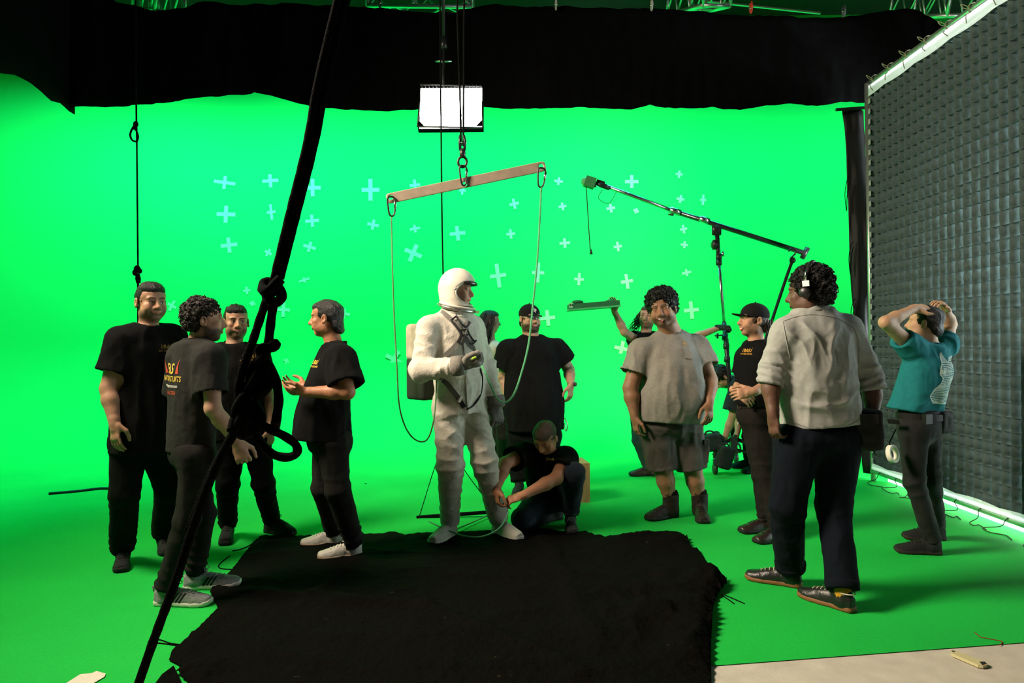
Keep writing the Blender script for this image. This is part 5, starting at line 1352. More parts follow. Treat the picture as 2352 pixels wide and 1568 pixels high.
# beard volume
S = SDF(); S.ell(f.H(0, .050, -.088), np.array((.062, .050, .046)) * f.hs, f.hR, .02); S.ell(f.H(0, .096, -.062), (.028, .02, .012), f.hR, .004, 's')
V, Q = S.mesh(.005); N = vnormals(V, Q); V = V + N * (.004 * fbm(V * 60, 2))[:, None]; mesh_obj('beard', V, Q, mat('brown_beard', (.055, .030, .016), .7, bump=(180, .6)), f.e)
f.tee(M_TEE_K, (1226, 985, 0), rows, .58, (.105, .125), h=.010, seed=9.0, sh_r=.08)
f.trousers(M_TROU_K, (1228, 985, 0), (.25, .19), (.13, .095, .08), h=.013)
shoes(f, (M_SHOEK, M_SOLEK), h=.008)
w = f.J['wl']; wa = MB(); d = nrm(f.J['wl'] - f.J['el'])
wo = MB().lathe(w - d * .02, w + d * .004, [(0, .036), (.5, .038), (1, .036)], 16).obj('watch', mat('gold_band', (.45, .30, .10), .35, metal=.9), f.e, True)
MB().lathe(w + np.array((.028, -.018, .008)), w + np.array((.046, -.028, .008)), [(0, .020), (.8, .020), (1, .016)], 14).obj('watch_case', M_BKMET, wo, True)
# keys and carabiner on the hip
MB().tube(cr_spline([f.p(1297, 960, -.1), f.p(1304, 975, -.1), f.p(1300, 990, -.1), f.p(1296, 972, -.1)], 5), .005, 5).obj('key_clip', M_STEEL, f.e, True)

# ---- crouching man
f = Fig('crouching man in black T-shirt and jeans tying the astronaut boot', 5.05, (1260, 1215))
f.joints(nk=(1262, 1040, .10), sr=(1208, 1040, .06), sl=(1300, 1052, .08), er=(1160, 1064, -.12), wr=(1140, 1122, -.24), el=(1278, 1098, -.12), wl=(1200, 1138, -.26), hr=(1252, 1135, .26), hl=(1288, 1135, .26), kr=(1200, 1192, -.04), kl=(1318, 1086, -.06))
f.F = {}; f.J['ar'] = f.p(1262, 1196, .42)
c = FL(1312, 1216); d = fdir(-2); f.F['l'] = (c - d * .15, c + d * .15, .30); f.J['al'] = c - d * .15 + d * .06 + UP * .105
f.F['r'] = (FL(1290, 1190), FL(1262, 1196), .29)
rows = [(0, .17, .14, 0), (.3, .185, .15, 0), (.62, .195, .145, 0), (.82, .185, .13, 0), (.93, .13, .10, 0), (1, .085, .085, 0)]
hem = (1268, 1128, .27)
f.body((.40, .18, .095), (1252, 1004, -.03), -30, 42, 6, .98, dict(), dict(gaze=0, brow=(.12, .06, .03)), torso=torso(f, hem, rows), hands=dict(r=dict(d=(.12, -.15, -1), n=(.8, .2, 0), curl=.45, s=1.1, thumb=.5), l=dict(d=(-1, -.1, -.30), n=(.1, .4, -.8), curl=.5, s=1.1, thumb=.5)), arm_r=1.15, legs=False)
f.hair(M_HAIR_L, 'crop', seed=7)
f.tee(M_TEE_K, hem, rows, .62, (.085, .098), seed=10.0)
f.decal('t_shirt', [('text', 'BAS', 0, 0, .03, 1.1)], f.p(1263, 1057, 0), ldir(0), UP, np.array((0, -1, .2)), M_YEL, 'chest_logo')
S = SDF(); J = f.J
S.ell((J['hl'] + J['hr']) / 2 + UP * -.02, (.17, .15, .12), None, .04)
for q in 'lr': S.cone(J['h' + q], J['k' + q], .105, .078, .05); S.cone(J['k' + q], J['a' + q], .078, .062, .03, flat=2)
f.cloth('jeans', S, .0095, M_DENIM, [(J['kl'], nrm(J['al'] - J['kl']), .11, .012, 40), (J['kr'], nrm(J['hr'] - J['kr']), .11, .012, 40), (J['al'], UP, .10, .014, 50)], (.008, (9, 9, 4)), 4.0)
shoes(f, (mat('dark_grey_shoe', (.022, .022, .022), .8), M_SOLEK), laces=mat('lace_grey', (.12, .12, .11), .8))
# ---- laughing man in a grey T-shirt and cargo shorts
f = Fig('laughing big man in grey pocket T-shirt, cargo shorts and hiking boots', 5.42, (1565, 1195))
f.joints(nk=(1545, 768, .03), sr=(1474, 805, -.02), sl=(1600, 797, .04), er=(1448, 890, -.06), wr=(1458, 958, -.12), el=(1630, 872, -.05), wl=(1629, 925, -.20), hr=(1508, 978, -.01), hl=(1572, 978, .02), kr=(1524, 1082, -.02), kl=(1592, 1082, .0))
feet(f, .31, r=(1520, 1190, -62), l=(1611, 1192, -8))
rows = [(0, .262, .215, .01), (.28, .265, .245, .03), (.58, .250, .215, .03), (.80, .225, .170, .01), (.92, .150, .12, 0), (1, .095, .09, 0)]
f.body((.25, .125, .068), (1521, 709, -.06), -22, 7, -9, 1.12, dict(smile=1.0, fat=1.0, wide=1.10, open_mouth=.75, nose=1.2), dict(smile=1.0, open_mouth=.75, eyes=False, lips=(.20, .075, .06), beard=(.045, .026, .018), beard_amt=.5, brow=(.02, .014, .012)), torso=torso(f, (1538, 968, 0), rows), hands=dict(r=dict(d=(.1, 0, -1), n=(1, .3, 0), curl=.3, s=1.15), l=dict(d=(-.05, -.15, -1), n=(-.55, .8, 0), curl=.22, s=1.18, spread=.5, thumb=.3)), arm_r=1.45, neck_r=1.3, head_h=.0034, bare_legs=True, legkw=(.11, .072, .041))
f.hair(M_HAIR_K, 'afro', vol=1.02, seed=8, curls=520, curl_r=.009)
f.hairo = None
M_GREY = mat('heather_grey_cotton', (.20, .19, .165), .93, spec=.1, noise=(150, .22), bump=(420, .2))
f.tee(M_GREY, (1538, 968, 0), rows, .62, (.100, .122), seed=12.0, drape=(.020, (6, 6, 1.6)), sh_r=.075, folds=[(f.p(1590, 900, -.2), nrm((.7, 0, .7)), .16, .012, 26), (f.p(1600, 820, -.15), nrm((.9, 0, .3)), .10, .012, 36), (f.p(1480, 850, -.1), nrm((.9, 0, -.3)), .10, .010, 36)])
po = f.p(1572, 803, 0); pn = nrm(np.array((.08, -1, 0))); pr = np.array((1.0, .08, 0))
f.decal('t_shirt', [('poly', [(-.062, .055), (.062, .055), (.062, -.060), (0, -.075), (-.062, -.060)])], po, pr, UP, pn, M_GREY, 'pocket', off=.006)
f.decal('t_shirt', [('poly', [(-.015, .010), (.015, .010), (.015, .042), (-.015, .042)])], f.p(1561, 796, 0), pr, UP, pn, mat('tan_label', (.22, .16, .07), .8), 'pocket_label', off=.009)
f.decal('t_shirt', [('poly', [(.007 * math.cos(a), .026 + .007 * math.sin(a)) for a in np.linspace(0, 6.28, 11)[:-1]])], f.p(1561, 796, 0), pr, UP, pn, mat('gold_label', (.36, .27, .12), .8), 'label_mark', off=.0105)
M_SHORT = mat('brown_grey_canvas', (.060, .053, .046), .92, bump=(320, .3), noise=(14, .2))
f.trousers(M_SHORT, (1540, 955, 0), (.235, .19), (.135, .09, .08), shorts=(.04, .118), h=.009, drape=(.014, (8, 8, 3)), name='cargo_shorts', extra=lambda S: S.raw(*BX(f.J['kl'] * .45 + f.J['hl'] * .55 + np.array((.105, -.03, -.04)), (.016, .05, .070), .012, frame(12)), .012))
c0 = f.J['kl'] * .45 + f.J['hl'] * .55
MB().box(c0 + np.array((.110, -.032, .045)), (.050, .135, .036), frame(12, 0, 4)).obj('pocket_flap', M_SHORT, f.e)
for q, (a, b, l) in f.F.items(): f.shoe(a, b, (M_LEATH, M_SOLEK), l, boot=.085, width=1.16, shaft=1.24, high=1.15, laces=M_LACEK, name='boot', pull=True)
for q in 'lr': MB().lathe(f.J['a' + q] + UP * .06, f.J['a' + q] + UP * .105, [(0, .054), (.5, .058), (1, .053)], 16).obj('sock', M_TROU_K, f.e, True)

# ---- long-haired crew member behind, one arm raised
f = Fig('long haired person in black T-shirt behind the laughing man, raising a green panel', 7.05, (1490, 1093)); LH = f
f.joints(nk=(1482, 768, 0), sr=(1462, 782, 0), sl=(1512, 780, .04), er=(1434, 762, -.10), wr=(1411, 714, -.12), el=(1585, 778, .1), wl=(1652, 752, .02), hr=(1468, 930, 0), hl=(1508, 930, .03), kr=(1472, 1010, 0), kl=(1512, 1010, .05))
feet(f, .28, r=(1475, 1092, -82), l=(1518, 1090, -60))
rows = f.torso_rows(.165, .12, .155, .115, .165, .115)
f.body(SK_PINK, (1487, 728, 0), -22, -4, 6, .98, {}, dict(beard=(.10, .06, .04), beard_amt=.7), torso=torso(f, (1485, 925, 0), rows), hands=dict(r=dict(d=(-.15, -.1, 1), n=(-.2, -.3, .2), curl=.25, s=1.05), l=dict(d=(.95, -.3, .0), n=(0, -.2, -1), curl=.75, s=1.1)), arm_h=.006, head_h=.005, base_h=.016)
f.hair(M_HAIR_L, 'bun', h=.006, seed=9)
f.strands(M_HAIR_L, lambda g: (g.uniform(-.09, -.03), g.uniform(-.06, .05), g.uniform(-.03, .06)), .24, lambda t, x, y, z, g: (-.45 * t, -.1 * t, -.85 * t), .005, 46, 9, 'long_hair', wave=.03)
f.tee(M_TEE_K, (1485, 925, 0), rows, .42, (.07, .08), h=.010, seed=13.0)
f.trousers(M_DENIM2, (1487, 915, 0), (.155, .12), (.10, .085, .08), h=.011)
shoes(f, (mat('brown_leather_shoe', (.045, .022, .012), .5, spec=.4), M_SOLEK), h=.007)
G = SDF(); sdf_hand(G, f.J['wl'], (.95, -.3, .0), (0, -.2, -1), 'l', .75, 1.1); V, Q = G.mesh(.006); V = V + vnormals(V, Q) * .004
mesh_obj('work_glove', V, Q, mat('dark_glove', (.012, .014, .012), .8), f.e)

# ---- person bent over behind the stand
f = Fig('dark haired person bending down behind the boom stand to grip its wheel', 7.3, (1715, 1080))
f.joints(nk=(1690, 868, 0), sl=(1696, 888, -.15), sr=(1694, 880, .15), el=(1684, 950, -.16), wl=(1658, 1026, -.10), er=(1700, 950, .15), wr=(1690, 1010, .12), hl=(1738, 925, -.08), hr=(1738, 925, .08), kl=(1722, 1000, -.08), kr=(1728, 1000, .08))
feet(f, .27, l=(1706, 1074, -82), r=(1732, 1086, -82))
rows = [(0, .16, .13, 0), (.35, .16, .13, 0), (.7, .165, .125, 0), (.9, .13, .11, 0), (1, .08, .08, 0)]
f.body((.32, .20, .115), (1657, 866, -.02), -88, 58, 0, .98, {}, {}, torso=torso(f, (1742, 902, .02), rows), hands=dict(l=dict(d=(-.4, 0, -1), n=(-.8, .3, .2), curl=.5, s=1.05), r=dict(d=(0, 0, -1), n=(1, 0, 0))), arm_h=.006, head_h=.006, base_h=.018, legs=True)
f.hair(M_HAIR_K, 'curly', vol=1.05, h=.006, seed=10, curls=120, curl_r=.010)
f.tee(mat('dark_navy_cotton', (.008, .011, .014), .92), (1742, 902, .02), rows, .90, (.085, .115), h=.011, seed=14.0, collar=False)
f.trousers(M_TROU_K, (1745, 905, .02), (.155, .12), (.095, .075, .065), h=.012)
shoes(f, (M_SHOEK, M_SOLEK), h=.008)

# ---- man in a cap with folded hands
f = Fig('man in black baseball cap and black T-shirt with folded hands, facing left', 4.95, (1745, 1235))
f.joints(nk=(1738, 790, 0), sl=(1760, 815, -.12), sr=(1718, 818, .12), el=(1772, 882, -.14), wl=(1728, 900, -.27), er=(1703, 884, .10), wr=(1690, 898, -.12), hl=(1748, 958, -.06), hr=(1730, 958, .06), kl=(1755, 1080, -.06), kr=(1750, 1080, .06))
feet(f, .285, r=(1738, 1221, -76), l=(1768, 1242, -62))
rows = [(0, .162, .125, .01), (.3, .165, .125, .01), (.62, .175, .122, 0), (.82, .165, .112, 0), (.93, .12, .09, 0), (1, .078, .076, 0)]
f.body((.42, .225, .135), (1730, 735, 0), -84, -3, 0, .97, dict(open_mouth=.8, smile=.2), dict(open_mouth=.8, smile=.2, beard=(.16, .085, .05), beard_amt=.5, brow=(.05, .03, .02)), torso=torso(f, (1736, 928, 0), rows), hands=dict(l=dict(d=(-.9, -.05, -.1), n=(-.1, .9, -.3), curl=.35, s=1.08, thumb=.6), r=dict(d=(.75, -.45, -.55), n=(.5, .5, -.6), curl=.3, s=1.1, thumb=.4)), arm_r=1.05)
f.hair(mat('mid_brown_hair', (.045, .024, .012), .55, spec=.35, bump=(160, .5)), 'under_cap', seed=11)
f.strands(MATS['mid_brown_hair'], lambda g: (g.uniform(-.07, .07), g.uniform(-.115, -.05), g.uniform(-.03, .01)), .10, lambda t, x, y, z, g: (x * .4 * t, -.35 * t * t, -t * .9), .006, 60, 4, 'hair_ends', wave=.006)
f.cap(M_CAPK, tilt=-.016)
f.tee(M_TEE_K, (1736, 930, 0), rows, .62, (.072, .084), seed=15.0, drape=(.008, (7, 7, 2.2)))
chest_logo(f, (1736, 808, -.05), m=mat('orange_print', (.60, .30, .04), .8))
f.trousers(M_TROU_B, (1738, 918, 0), (.160, .125), (.096, .076, .066), seed=8.0)
belt(f, pel=(.168, .130), waist=(1738, 930, 0))
shoes(f, (mat('dark_brown_leather', (.018, .011, .009), .4, spec=.5), M_SOLEK), laces=M_LACEK, width=1.08)
for q in 'lr': MB().lathe(f.J['a' + q] - UP * .045, f.J['a' + q] + UP * .02, [(0, .040), (1, .040)], 14).obj('sock', mat('red_sock', (.32, .03, .02), .9), f.e, True)

# ---- man in a pale shirt seen from behind
f = Fig('man in pale rolled sleeve shirt and navy trousers seen from behind', 3.72, (1840, 1370)); PS = f
f.joints(nk=(1868, 718, 0), sl=(1806, 765, -.02), sr=(1944, 758, .04), el=(1768, 866, -.03), wl=(1776, 952, -.10), er=(2004, 878, .06), wr=(2004, 972, -.02), hl=(1838, 1012, -.02), hr=(1922, 1010, .02), kl=(1808, 1160, -.02), kr=(1914, 1165, .0))
feet(f, .31, l=(1776, 1338, -122), r=(1897, 1386, -146))
rows = [(0, .213, .150, .0), (.30, .212, .158, .0), (.60, .208, .145, 0), (.80, .195, .128, -.01), (.92, .14, .10, -.01), (1, .080, .080, 0)]
f.body(SK_DARK, (1858, 672, 0), -128, 3, 0, 1.04, {}, dict(lips=(.08, .035, .03)), torso=torso(f, (1886, 975, 0), rows), hands=dict(l=dict(d=(.05, -.05, -1), n=(.9, .3, 0), curl=.45, s=1.1), r=dict(d=(-.05, -.05, -1), n=(-.9, .3, 0), curl=.4, s=1.1)), arm_r=1.15, neck_r=1.1)
f.hair(M_HAIR_K, 'afro', vol=.94, seed=12, curls=650, curl_r=.007)
M_SHIRT = mat('pale_chambray', (.31, .32, .30), .88, spec=.15, bump=(420, .2), noise=(60, .06))
C = lambda x, y: f.p(x, y, -.16)
fo = [(C(1850, 800), nrm((.9, 0, .35)), .15, .022, 30), (C(1925, 820), nrm((1, 0, -.25)), .17, .026, 24), (C(1900, 900), nrm((.25, 0, 1)), .13, .014, 30), (C(1850, 925), nrm((.35, 0, 1)), .14, .016, 26), (C(1950, 905), nrm((-.5, 0, 1)), .13, .020, 28), (f.p(1770, 830, -.05), nrm((.1, 0, 1)), .10, .014, 48), (f.p(1995, 840, .0), nrm((.3, 0, -1)), .10, .014, 44), (C(1820, 760), nrm((.4, 0, .9)), .08, .009, 44), (C(1945, 770), nrm((-.5, 0, .9)), .09, .010, 40)]
so = f.tee(M_SHIRT, (1886, 975, 0), rows, .98, (.082, .070), h=.0075, seed=16.0, name='shirt', collar=False, folds=fo, drape=(.012, (5.5, 5.5, 2.4)))
for q in 'lr':
    e_ = f.J['e' + q]; d = nrm(f.J['w' + q] - f.J['e' + q]); u0 = nrm(f.J['e' + q] - f.J['s' + q]); a0 = e_ - u0 * .055
    S = SDF(); S.cone(a0, e_ + d * .045, .074, .072, .01, flat=3); V, Q = S.mesh(.007); N = vnormals(V, Q); V = V + N * (.004 * np.sin(((V - a0) @ u0) * 160) + .004 * vnoise(V * 25))[:, None]
    mesh_obj('rolled_cuff', V, Q, M_SHIRT, so)
mb = MB(); n = 40; top = f.J['nk']; lat = f.lat; fw = f.fw
for i in range(n + 1):
    a = 2 * math.pi * i / n + math.pi / 2; c, sn = math.cos(a), math.sin(a); back = .5 - .5 * sn
    for (r, z) in ((.071, .012), (.066, .045 + .014 * back), (.069, .052 + .014 * back), (.083, .016 + .004 * back), (.088, .006)):
        mb.v.append(top + lat * r * 1.06 * c + fw * (r * sn + .004) + UP * (z - .020 * max(0, sn)))
for i in range(n):
    for k in range(4): mb.f.append((5 * i + k, 5 * i + k + 1, 5 * i + k + 6, 5 * i + k + 5))
o = mb.obj('collar', M_SHIRT, so, True); o.modifiers.new('t', 'SOLIDIFY').thickness = .003
SV, SQ = f.bvh['shirt']; sb = BVHTree.FromPolygons([tuple(v) for v in SV], SQ.tolist())
def seam(pts, r=.0028, name='seam', m=M_SHIRT, par=so):
    P = []
    for px in cr_spline([np.array(p, float) for p in pts], 6):
        o_ = W(px[0], px[1], 2.9); dv = nrm(o_ - np.array((0, 0, CAM_H))); r_ = sb.ray_cast(Vector(o_), Vector(dv))
        if r_[0] is not None: P.append(np.array(r_[0]) - dv * .001)
    if len(P) > 2: MB().tube(P, r, 5).obj(name, m, par, True)
seam([(1798, 738), (1830, 727), (1870, 722), (1920, 730), (1962, 752)]); seam([(1798, 738), (1806, 780), (1815, 825)]); seam([(1962, 752), (1974, 790), (1972, 835)])
seam([(1800, 955), (1840, 975), (1885, 986), (1940, 980), (1978, 962)])
f.trousers(M_NAVY, (1882, 985, 0), (.200, .138), (.128, .092, .078), h=.0085, seed=9.0, drape=(.009, (8, 8, 3)), stack=.004, cuff=-.6)
for q in 'lr':
    a = f.J['a' + q]; k = f.J['k' + q]; d = nrm(a - k)
    MB().lathe(a - d * .040, a + d * .002, [(0, .082), (.1, .085), (.9, .083), (1, .080)], 22).obj('trouser_cuff', M_NAVY, f.e, True)
    MB().lathe(a - UP * .062, a + UP * .02, [(0, .043), (1, .041)], 16).obj('sock', mat('mustard_sock', (.55, .27, .02), .9, bump=(300, .4)), f.e, True)
shoes(f, (mat('black_leather', (.010, .010, .010), .38, spec=.5, bump=(80, .15)), mat('gum_sole', (.20, .085, .030), .6)), laces=mat('cream_lace', (.45, .40, .28), .8))
for q, (a, b, l) in f.F.items():
    d = nrm(b - a); lt = np.cross(UP, d); c = a + d * l * .17 + UP * .095
    MB().tube([c + lt * .038 * math.cos(t) + d * .055 * math.sin(t) + UP * .012 * max(0, math.sin(t)) for t in np.linspace(0, 6.28, 25)[:-1]], .0035, 6, closed=True).obj('shoe_collar', mat('cream_trim', (.62, .58, .48), .7), f.e, True)
# pouch on the right hip
S = SDF(); S.raw(*BX(f.p(1988, 985, -.02), (.055, .04, .085), .025, frame(170))); V, Q = S.mesh(.008); N = vnormals(V, Q); V = V + N * (.006 * vnoise(V * 25))[:, None]
pc = mesh_obj('hip_pouch', V, Q, M_STRE, f.e); MB().box(f.p(1988, 962, -.09), (.12, .03, .05), frame(170)).obj('pouch_flap', M_STRE, pc)
MB().box(f.p(2004, 1010, -.06), (.03, .03, .10), frame(160)).obj('radio', M_BKMET, pc); MB().tube([f.p(2008, 980, -.05), f.p(2015, 1000, -.04), f.p(2012, 1025, -.03), f.p(2000, 1022, -.02)], .004, 6).obj('radio_cable', M_BKMET, pc, True)
# headphones over the afro
hp = empty('headphones', f.hc + UP * .1, 'black headphones with a bright silver plate on the curly haired man', 'headphones')
arc = [f.H(.118 * math.cos(a), -.012 - .018 * math.sin(a), .010 + .150 * math.sin(a)) for a in np.linspace(.05, math.pi - .05, 25)]
MB().tube(arc, .009, 8, flat=(f.hR[:, 1], 1.4)).obj('headband', M_BKMET, hp, True)
for q in (-1, 1):
    c = f.H(q * .108, -.010, -.004); n = f.hR[:, 0] * q
    MB().lathe(c - n * .012, c + n * .020, [(0, .030), (.3, .032), (.7, .030), (1, .020)], 18).obj('ear_cup', M_BKMET, hp, True)
c = f.H(.131, -.022, .038); MB().box(c, (.012, .034, .030), f.hR @ frame(0)).obj('silver_plate', mat('bright_plate', (.9, .9, .88), .35), hp)
MB().tube([f.H(.128, -.02, .055), f.H(.122, -.022, .095), f.H(.112, -.024, .105)], .006, 6).obj('slider', M_STEEL, hp, True)

# ---- person in teal T-shirt with hands on head
f = Fig('person in teal printed T-shirt with both hands resting on head', 4.42, (2115, 1262)); TL = f
f.joints(nk=(2138, 800, 0), sl=(2092, 795, -.06), sr=(2170, 792, .07), el=(2034, 740, -.17), wl=(2102, 708, -.06), er=(2182, 745, .16), wr=(2172, 712, .08), hl=(2098, 985, -.05), hr=(2128, 985, .05), kl=(2100, 1105, -.03), kr=(2138, 1095, .06))
feet(f, .275, l=(2108, 1270, -104), r=(2122, 1238, -100))
rows = [(0, .180, .135, .02), (.3, .170, .130, 0), (.62, .172, .125, -.01), (.80, .160, .112, -.01), (.92, .12, .09, 0), (1, .078, .076, 0)]
f.body((.44, .26, .155), (2124, 742, 0), -130, -6, 0, .93, {}, {}, torso=torso(f, (2110, 950, 0), rows), hands=dict(l=dict(d=(.85, .30, .10), n=(.1, .5, -.8), curl=.25, s=1.0, thumb=.1), r=dict(d=(-.45, -.30, .35), n=(-.3, .2, -.9), curl=.35, s=1.0, thumb=.1)), arm_r=.95)
f.hair(M_HAIR_K, 'bun', seed=13)
def teal_col(V): return np.tile(np.array((.012, .155, .165), np.float32), (len(V), 1))
M_TEAL = mat('teal_cotton', (.012, .150, .165), .9, spec=.12, bump=(420, .2), noise=(40, .08))
f.tee(M_TEAL, (2110, 948, 0), rows, .34, (.066, .070), seed=17.0, h=.0075, drape=(.018, (6, 6, 1.8)), folds=[(f.p(2150, 830, -.1), nrm((.8, 0, .4)), .10, .014, 36), (f.p(2120, 850, -.1), nrm((1, 0, 0)), .12, .012, 30), (f.p(2130, 930, -.1), nrm((.1, 0, 1)), .08, .014, 40)])
# hatched white drawing on the back
po = f.p(2131, 868, 0); pn = nrm(-fdir(-155)); pr = nrm(np.cross(UP, pn)); M_DRAW = mat('white_ink', (.50, .62, .55), .85)
blob = [(-.02, .165), (.02, .10), (.05, .13), (.12, .14), (.135, .08), (.12, .02), (.07, -.03), (.055, -.08), (.075, -.13), (.05, -.16), (-.02, -.155), (-.075, -.15), (-.105, -.105), (-.085, -.075), (-.045, -.03), (-.03, .0), (-.05, .03), (-.045, .07)]
bl = np.array(blob) * (1.15, 1.0); shp = []
for i in range(34):
    y = -.155 + .31 * i / 33; xs_ = []
    for k in range(len(bl)):
        a, b = bl[k - 1], bl[k]
        if (a[1] > y) != (b[1] > y): xs_.append(a[0] + (y - a[1]) / (b[1] - a[1]) * (b[0] - a[0]))
    xs_.sort()
    for k in range(0, len(xs_) - 1, 2):
        x0, x1 = xs_[k], xs_[k + 1]; sl_ = .02 * math.sin(i * .6); m_ = max(2, int((x1 - x0) / .02))
        for j in range(m_):
            u0, u1 = x0 + (x1 - x0) * j / m_, x0 + (x1 - x0) * (j + .92) / m_
            shp.append(('poly', [(u0, y + sl_ * (j / m_ - .5)), (u1, y + sl_ * ((j + 1) / m_ - .5)), (u1, y + .0058 + sl_ * ((j + 1) / m_ - .5)), (u0, y + .0058 + sl_ * (j / m_ - .5))]))
for k in range(len(bl)):
    a, b = bl[k - 1], bl[k]; t = (b - a) / np.linalg.norm(b - a); nn = np.array((-t[1], t[0])) * .004
    shp.append(('poly', [tuple(a - nn), tuple(b - nn), tuple(b + nn), tuple(a + nn)]))
f.decal('t_shirt', shp, po, pr, UP, pn, M_DRAW, 'back_print', label='white hatched line drawing')
f.trousers(mat('charcoal_jeans', (.010, .0105, .0102), .9, bump=(320, .3), noise=(10, .3)), (2112, 940, 0), (.150, .120), (.088, .062, .052), h=.0085, seed=10.0, stack=.010)
belt(f, pel=(.166, .132), waist=(2113, 956, 0), buckle=False)
S = SDF(); S.raw(*BX(f.p(2160, 968, -.02), (.045, .035, .050), .02, frame(-150))); V, Q = S.mesh(.008); V = V + vnormals(V, Q) * (.005 * vnoise(V * 25))[:, None]
pc = mesh_obj('hip_pouch', V, Q, mat('black_canvas', (.016, .016, .015), .85, bump=(200, .4)), f.e); MB().box(f.p(2158, 954, -.06), (.11, .05, .03), frame(-150)).obj('pouch_flap', MATS['black_canvas'], pc)
MB().box(f.p(2130, 962, -.17), (.055, .03, .06), frame(-160)).obj('belt_case', mat('black_shiny_leather', (.008, .008, .008), .4, spec=.3), f.e)
MB().box(f.p(2052, 968, -.1), (.07, .01, .03), frame(-60, 25)).obj('belt_end', M_BELT, f.e)
shoes(f, (M_SHOEK, mat('dark_brown_rubber', (.020, .013, .010), .7)), laces=M_LACEK)
# roll of tape hanging at the hip
tr = empty('tape_roll', f.p(2050, 1042, -.12), 'roll of white tape hanging from the belt of the teal shirt', 'tape')
c = f.p(2050, 1042, -.12); ax = nrm(np.array((.55, -.80, .2))); u = nrm(np.cross(ax, UP)); w = np.cross(u, ax); mb = MB(); n = 32
for i in range(n):
    a = 2 * math.pi * i / n; rd = u * math.cos(a) + w * math.sin(a)
    for r, z in ((.040, -.014), (.056, -.014), (.056, .014), (.040, .014)): mb.v.append(c + rd * r + ax * z)
for i in range(n):
    for k in range(4): mb.f.append((4 * i + k, 4 * i + (k + 1) % 4, 4 * ((i + 1) % n) + (k + 1) % 4, 4 * ((i + 1) % n) + k))
mb.obj('tape', mat('white_gaffer', (.68, .64, .56), .7), tr)
MB().tube([c + w * .04, c + w * .07 + u * .01, f.p(2058, 985, -.12)], .004, 6).obj('tape_loop', M_ROPE, tr, True)
# ================================================================== ropes and rigging
def rope(label, pts, r, m=M_ROPE, n=8, seg=8, cat='rope', name='rope', parent=None, part=None):
    P = cr_spline(pts, n); L = np.concatenate([[0], np.cumsum([np.linalg.norm(P[i + 1] - P[i]) for i in range(len(P) - 1)])])
    o = MB().tube(P, [r * (1 + .05 * math.sin(l / r * 1.6)) for l in L], seg).obj(name, m, parent, True)
    return o if parent else tag(o, label, cat)
# thick black rope near the camera, tied in a tangle
DR = 1.38
def R_(px, py, dd=0): return W(px, py, DR + dd)
tg = empty('tangled_rope', R_(600, 800), 'thick black rope hanging close to the camera with a tangled knot', 'rope')
topz = W(785 + .262 * 4300, -4300, DR)
rope('', [topz, W(1100, -1200, DR), R_(776, 0), R_(705, 330), R_(668, 480), R_(626, 655)], .0088, parent=tg, name='strand')
rope('', [topz + (.02, .01, 0), W(1118, -1200, DR), R_(795, 0, .012), R_(722, 330, .012), R_(684, 480, .01), R_(643, 640, .01)], .0088, parent=tg, name='strand')
rope('', [topz + (.01, .03, 0), W(1108, -1200, DR + .02), R_(783, 0, .025), R_(715, 330, .025), R_(676, 480, .02), R_(634, 650, .02)], .0080, parent=tg, name='strand')
rope('', [R_(645, 640, -.01), R_(615, 668, -.02), R_(603, 662, .0), R_(612, 648, .02), R_(640, 660, .025), R_(646, 685, .01), R_(628, 694, -.015), R_(612, 680, -.01), R_(630, 668, .02)], .0105, parent=tg, name='knot')
rope('', [R_(612, 690), R_(598, 730), R_(580, 785), R_(560, 840), R_(548, 890), R_(550, 935), R_(562, 960)], .0088, parent=tg, name='strand')
rope('', [R_(628, 695, .01), R_(622, 740, .01), R_(616, 790, .01), R_(606, 830, .0), R_(585, 870, -.01), R_(560, 910), R_(548, 960, .01)], .0095, parent=tg, name='strand')
rope('', [R_(600, 800, .01), R_(628, 797, -.005), R_(632, 790, .0), R_(618, 790, .015)], .0105, parent=tg, name='knot')
rope('', [R_(596, 800), R_(612, 830, -.01), R_(632, 868, -.01), R_(640, 915, -.01), R_(636, 955, -.005), R_(632, 983, 0)], .0092, parent=tg, name='loose_end')
MB().lathe(R_(634, 966, -.003), R_(631, 990, 0), [(0, .0098), (.2, .0102), (1, .0095)], 12).obj('whipping', mat('brown_whipping', (.02, .012, .007), .8), tg, True)
rope('', [R_(560, 945, .01), R_(590, 968, -.01), R_(620, 985, -.015), R_(655, 1002, -.01), R_(680, 1022, 0), R_(680, 1042, .01), R_(655, 1050, .01), R_(622, 1040, .005), R_(598, 1015), R_(580, 985, .01), R_(560, 965, .02)], .0090, parent=tg, name='loop')
for i, pts in enumerate(([(545, 900), (570, 880), (600, 868), (620, 880), (600, 905), (570, 925), (550, 950)], [(550, 980), (540, 950), (555, 915), (585, 890), (610, 850), (600, 825), (580, 850), (570, 900), (575, 950), (560, 990)], [(590, 940), (560, 950), (545, 985), (560, 1000), (590, 985), (600, 955), (585, 930)], [(610, 880), (585, 915), (560, 930), (540, 960), (530, 990)])):
    rope('', [R_(x, y, .012 * math.sin(k * 2 + i)) for k, (x, y) in enumerate(pts)], .0092, parent=tg, name='knot_turn')
rope('', [R_(560, 960, .0), R_(528, 1010), R_(490, 1085), R_(450, 1190), R_(408, 1320), R_(362, 1445), R_(318, 1570), R_(100, 2200), R_(55, 2340)], .0095, parent=tg, name='tail')
rope('', [R_(540, 985, .012), R_(520, 1020, .012), R_(478, 1095, .012), R_(430, 1220, .012)], .0062, parent=tg, name='strand')
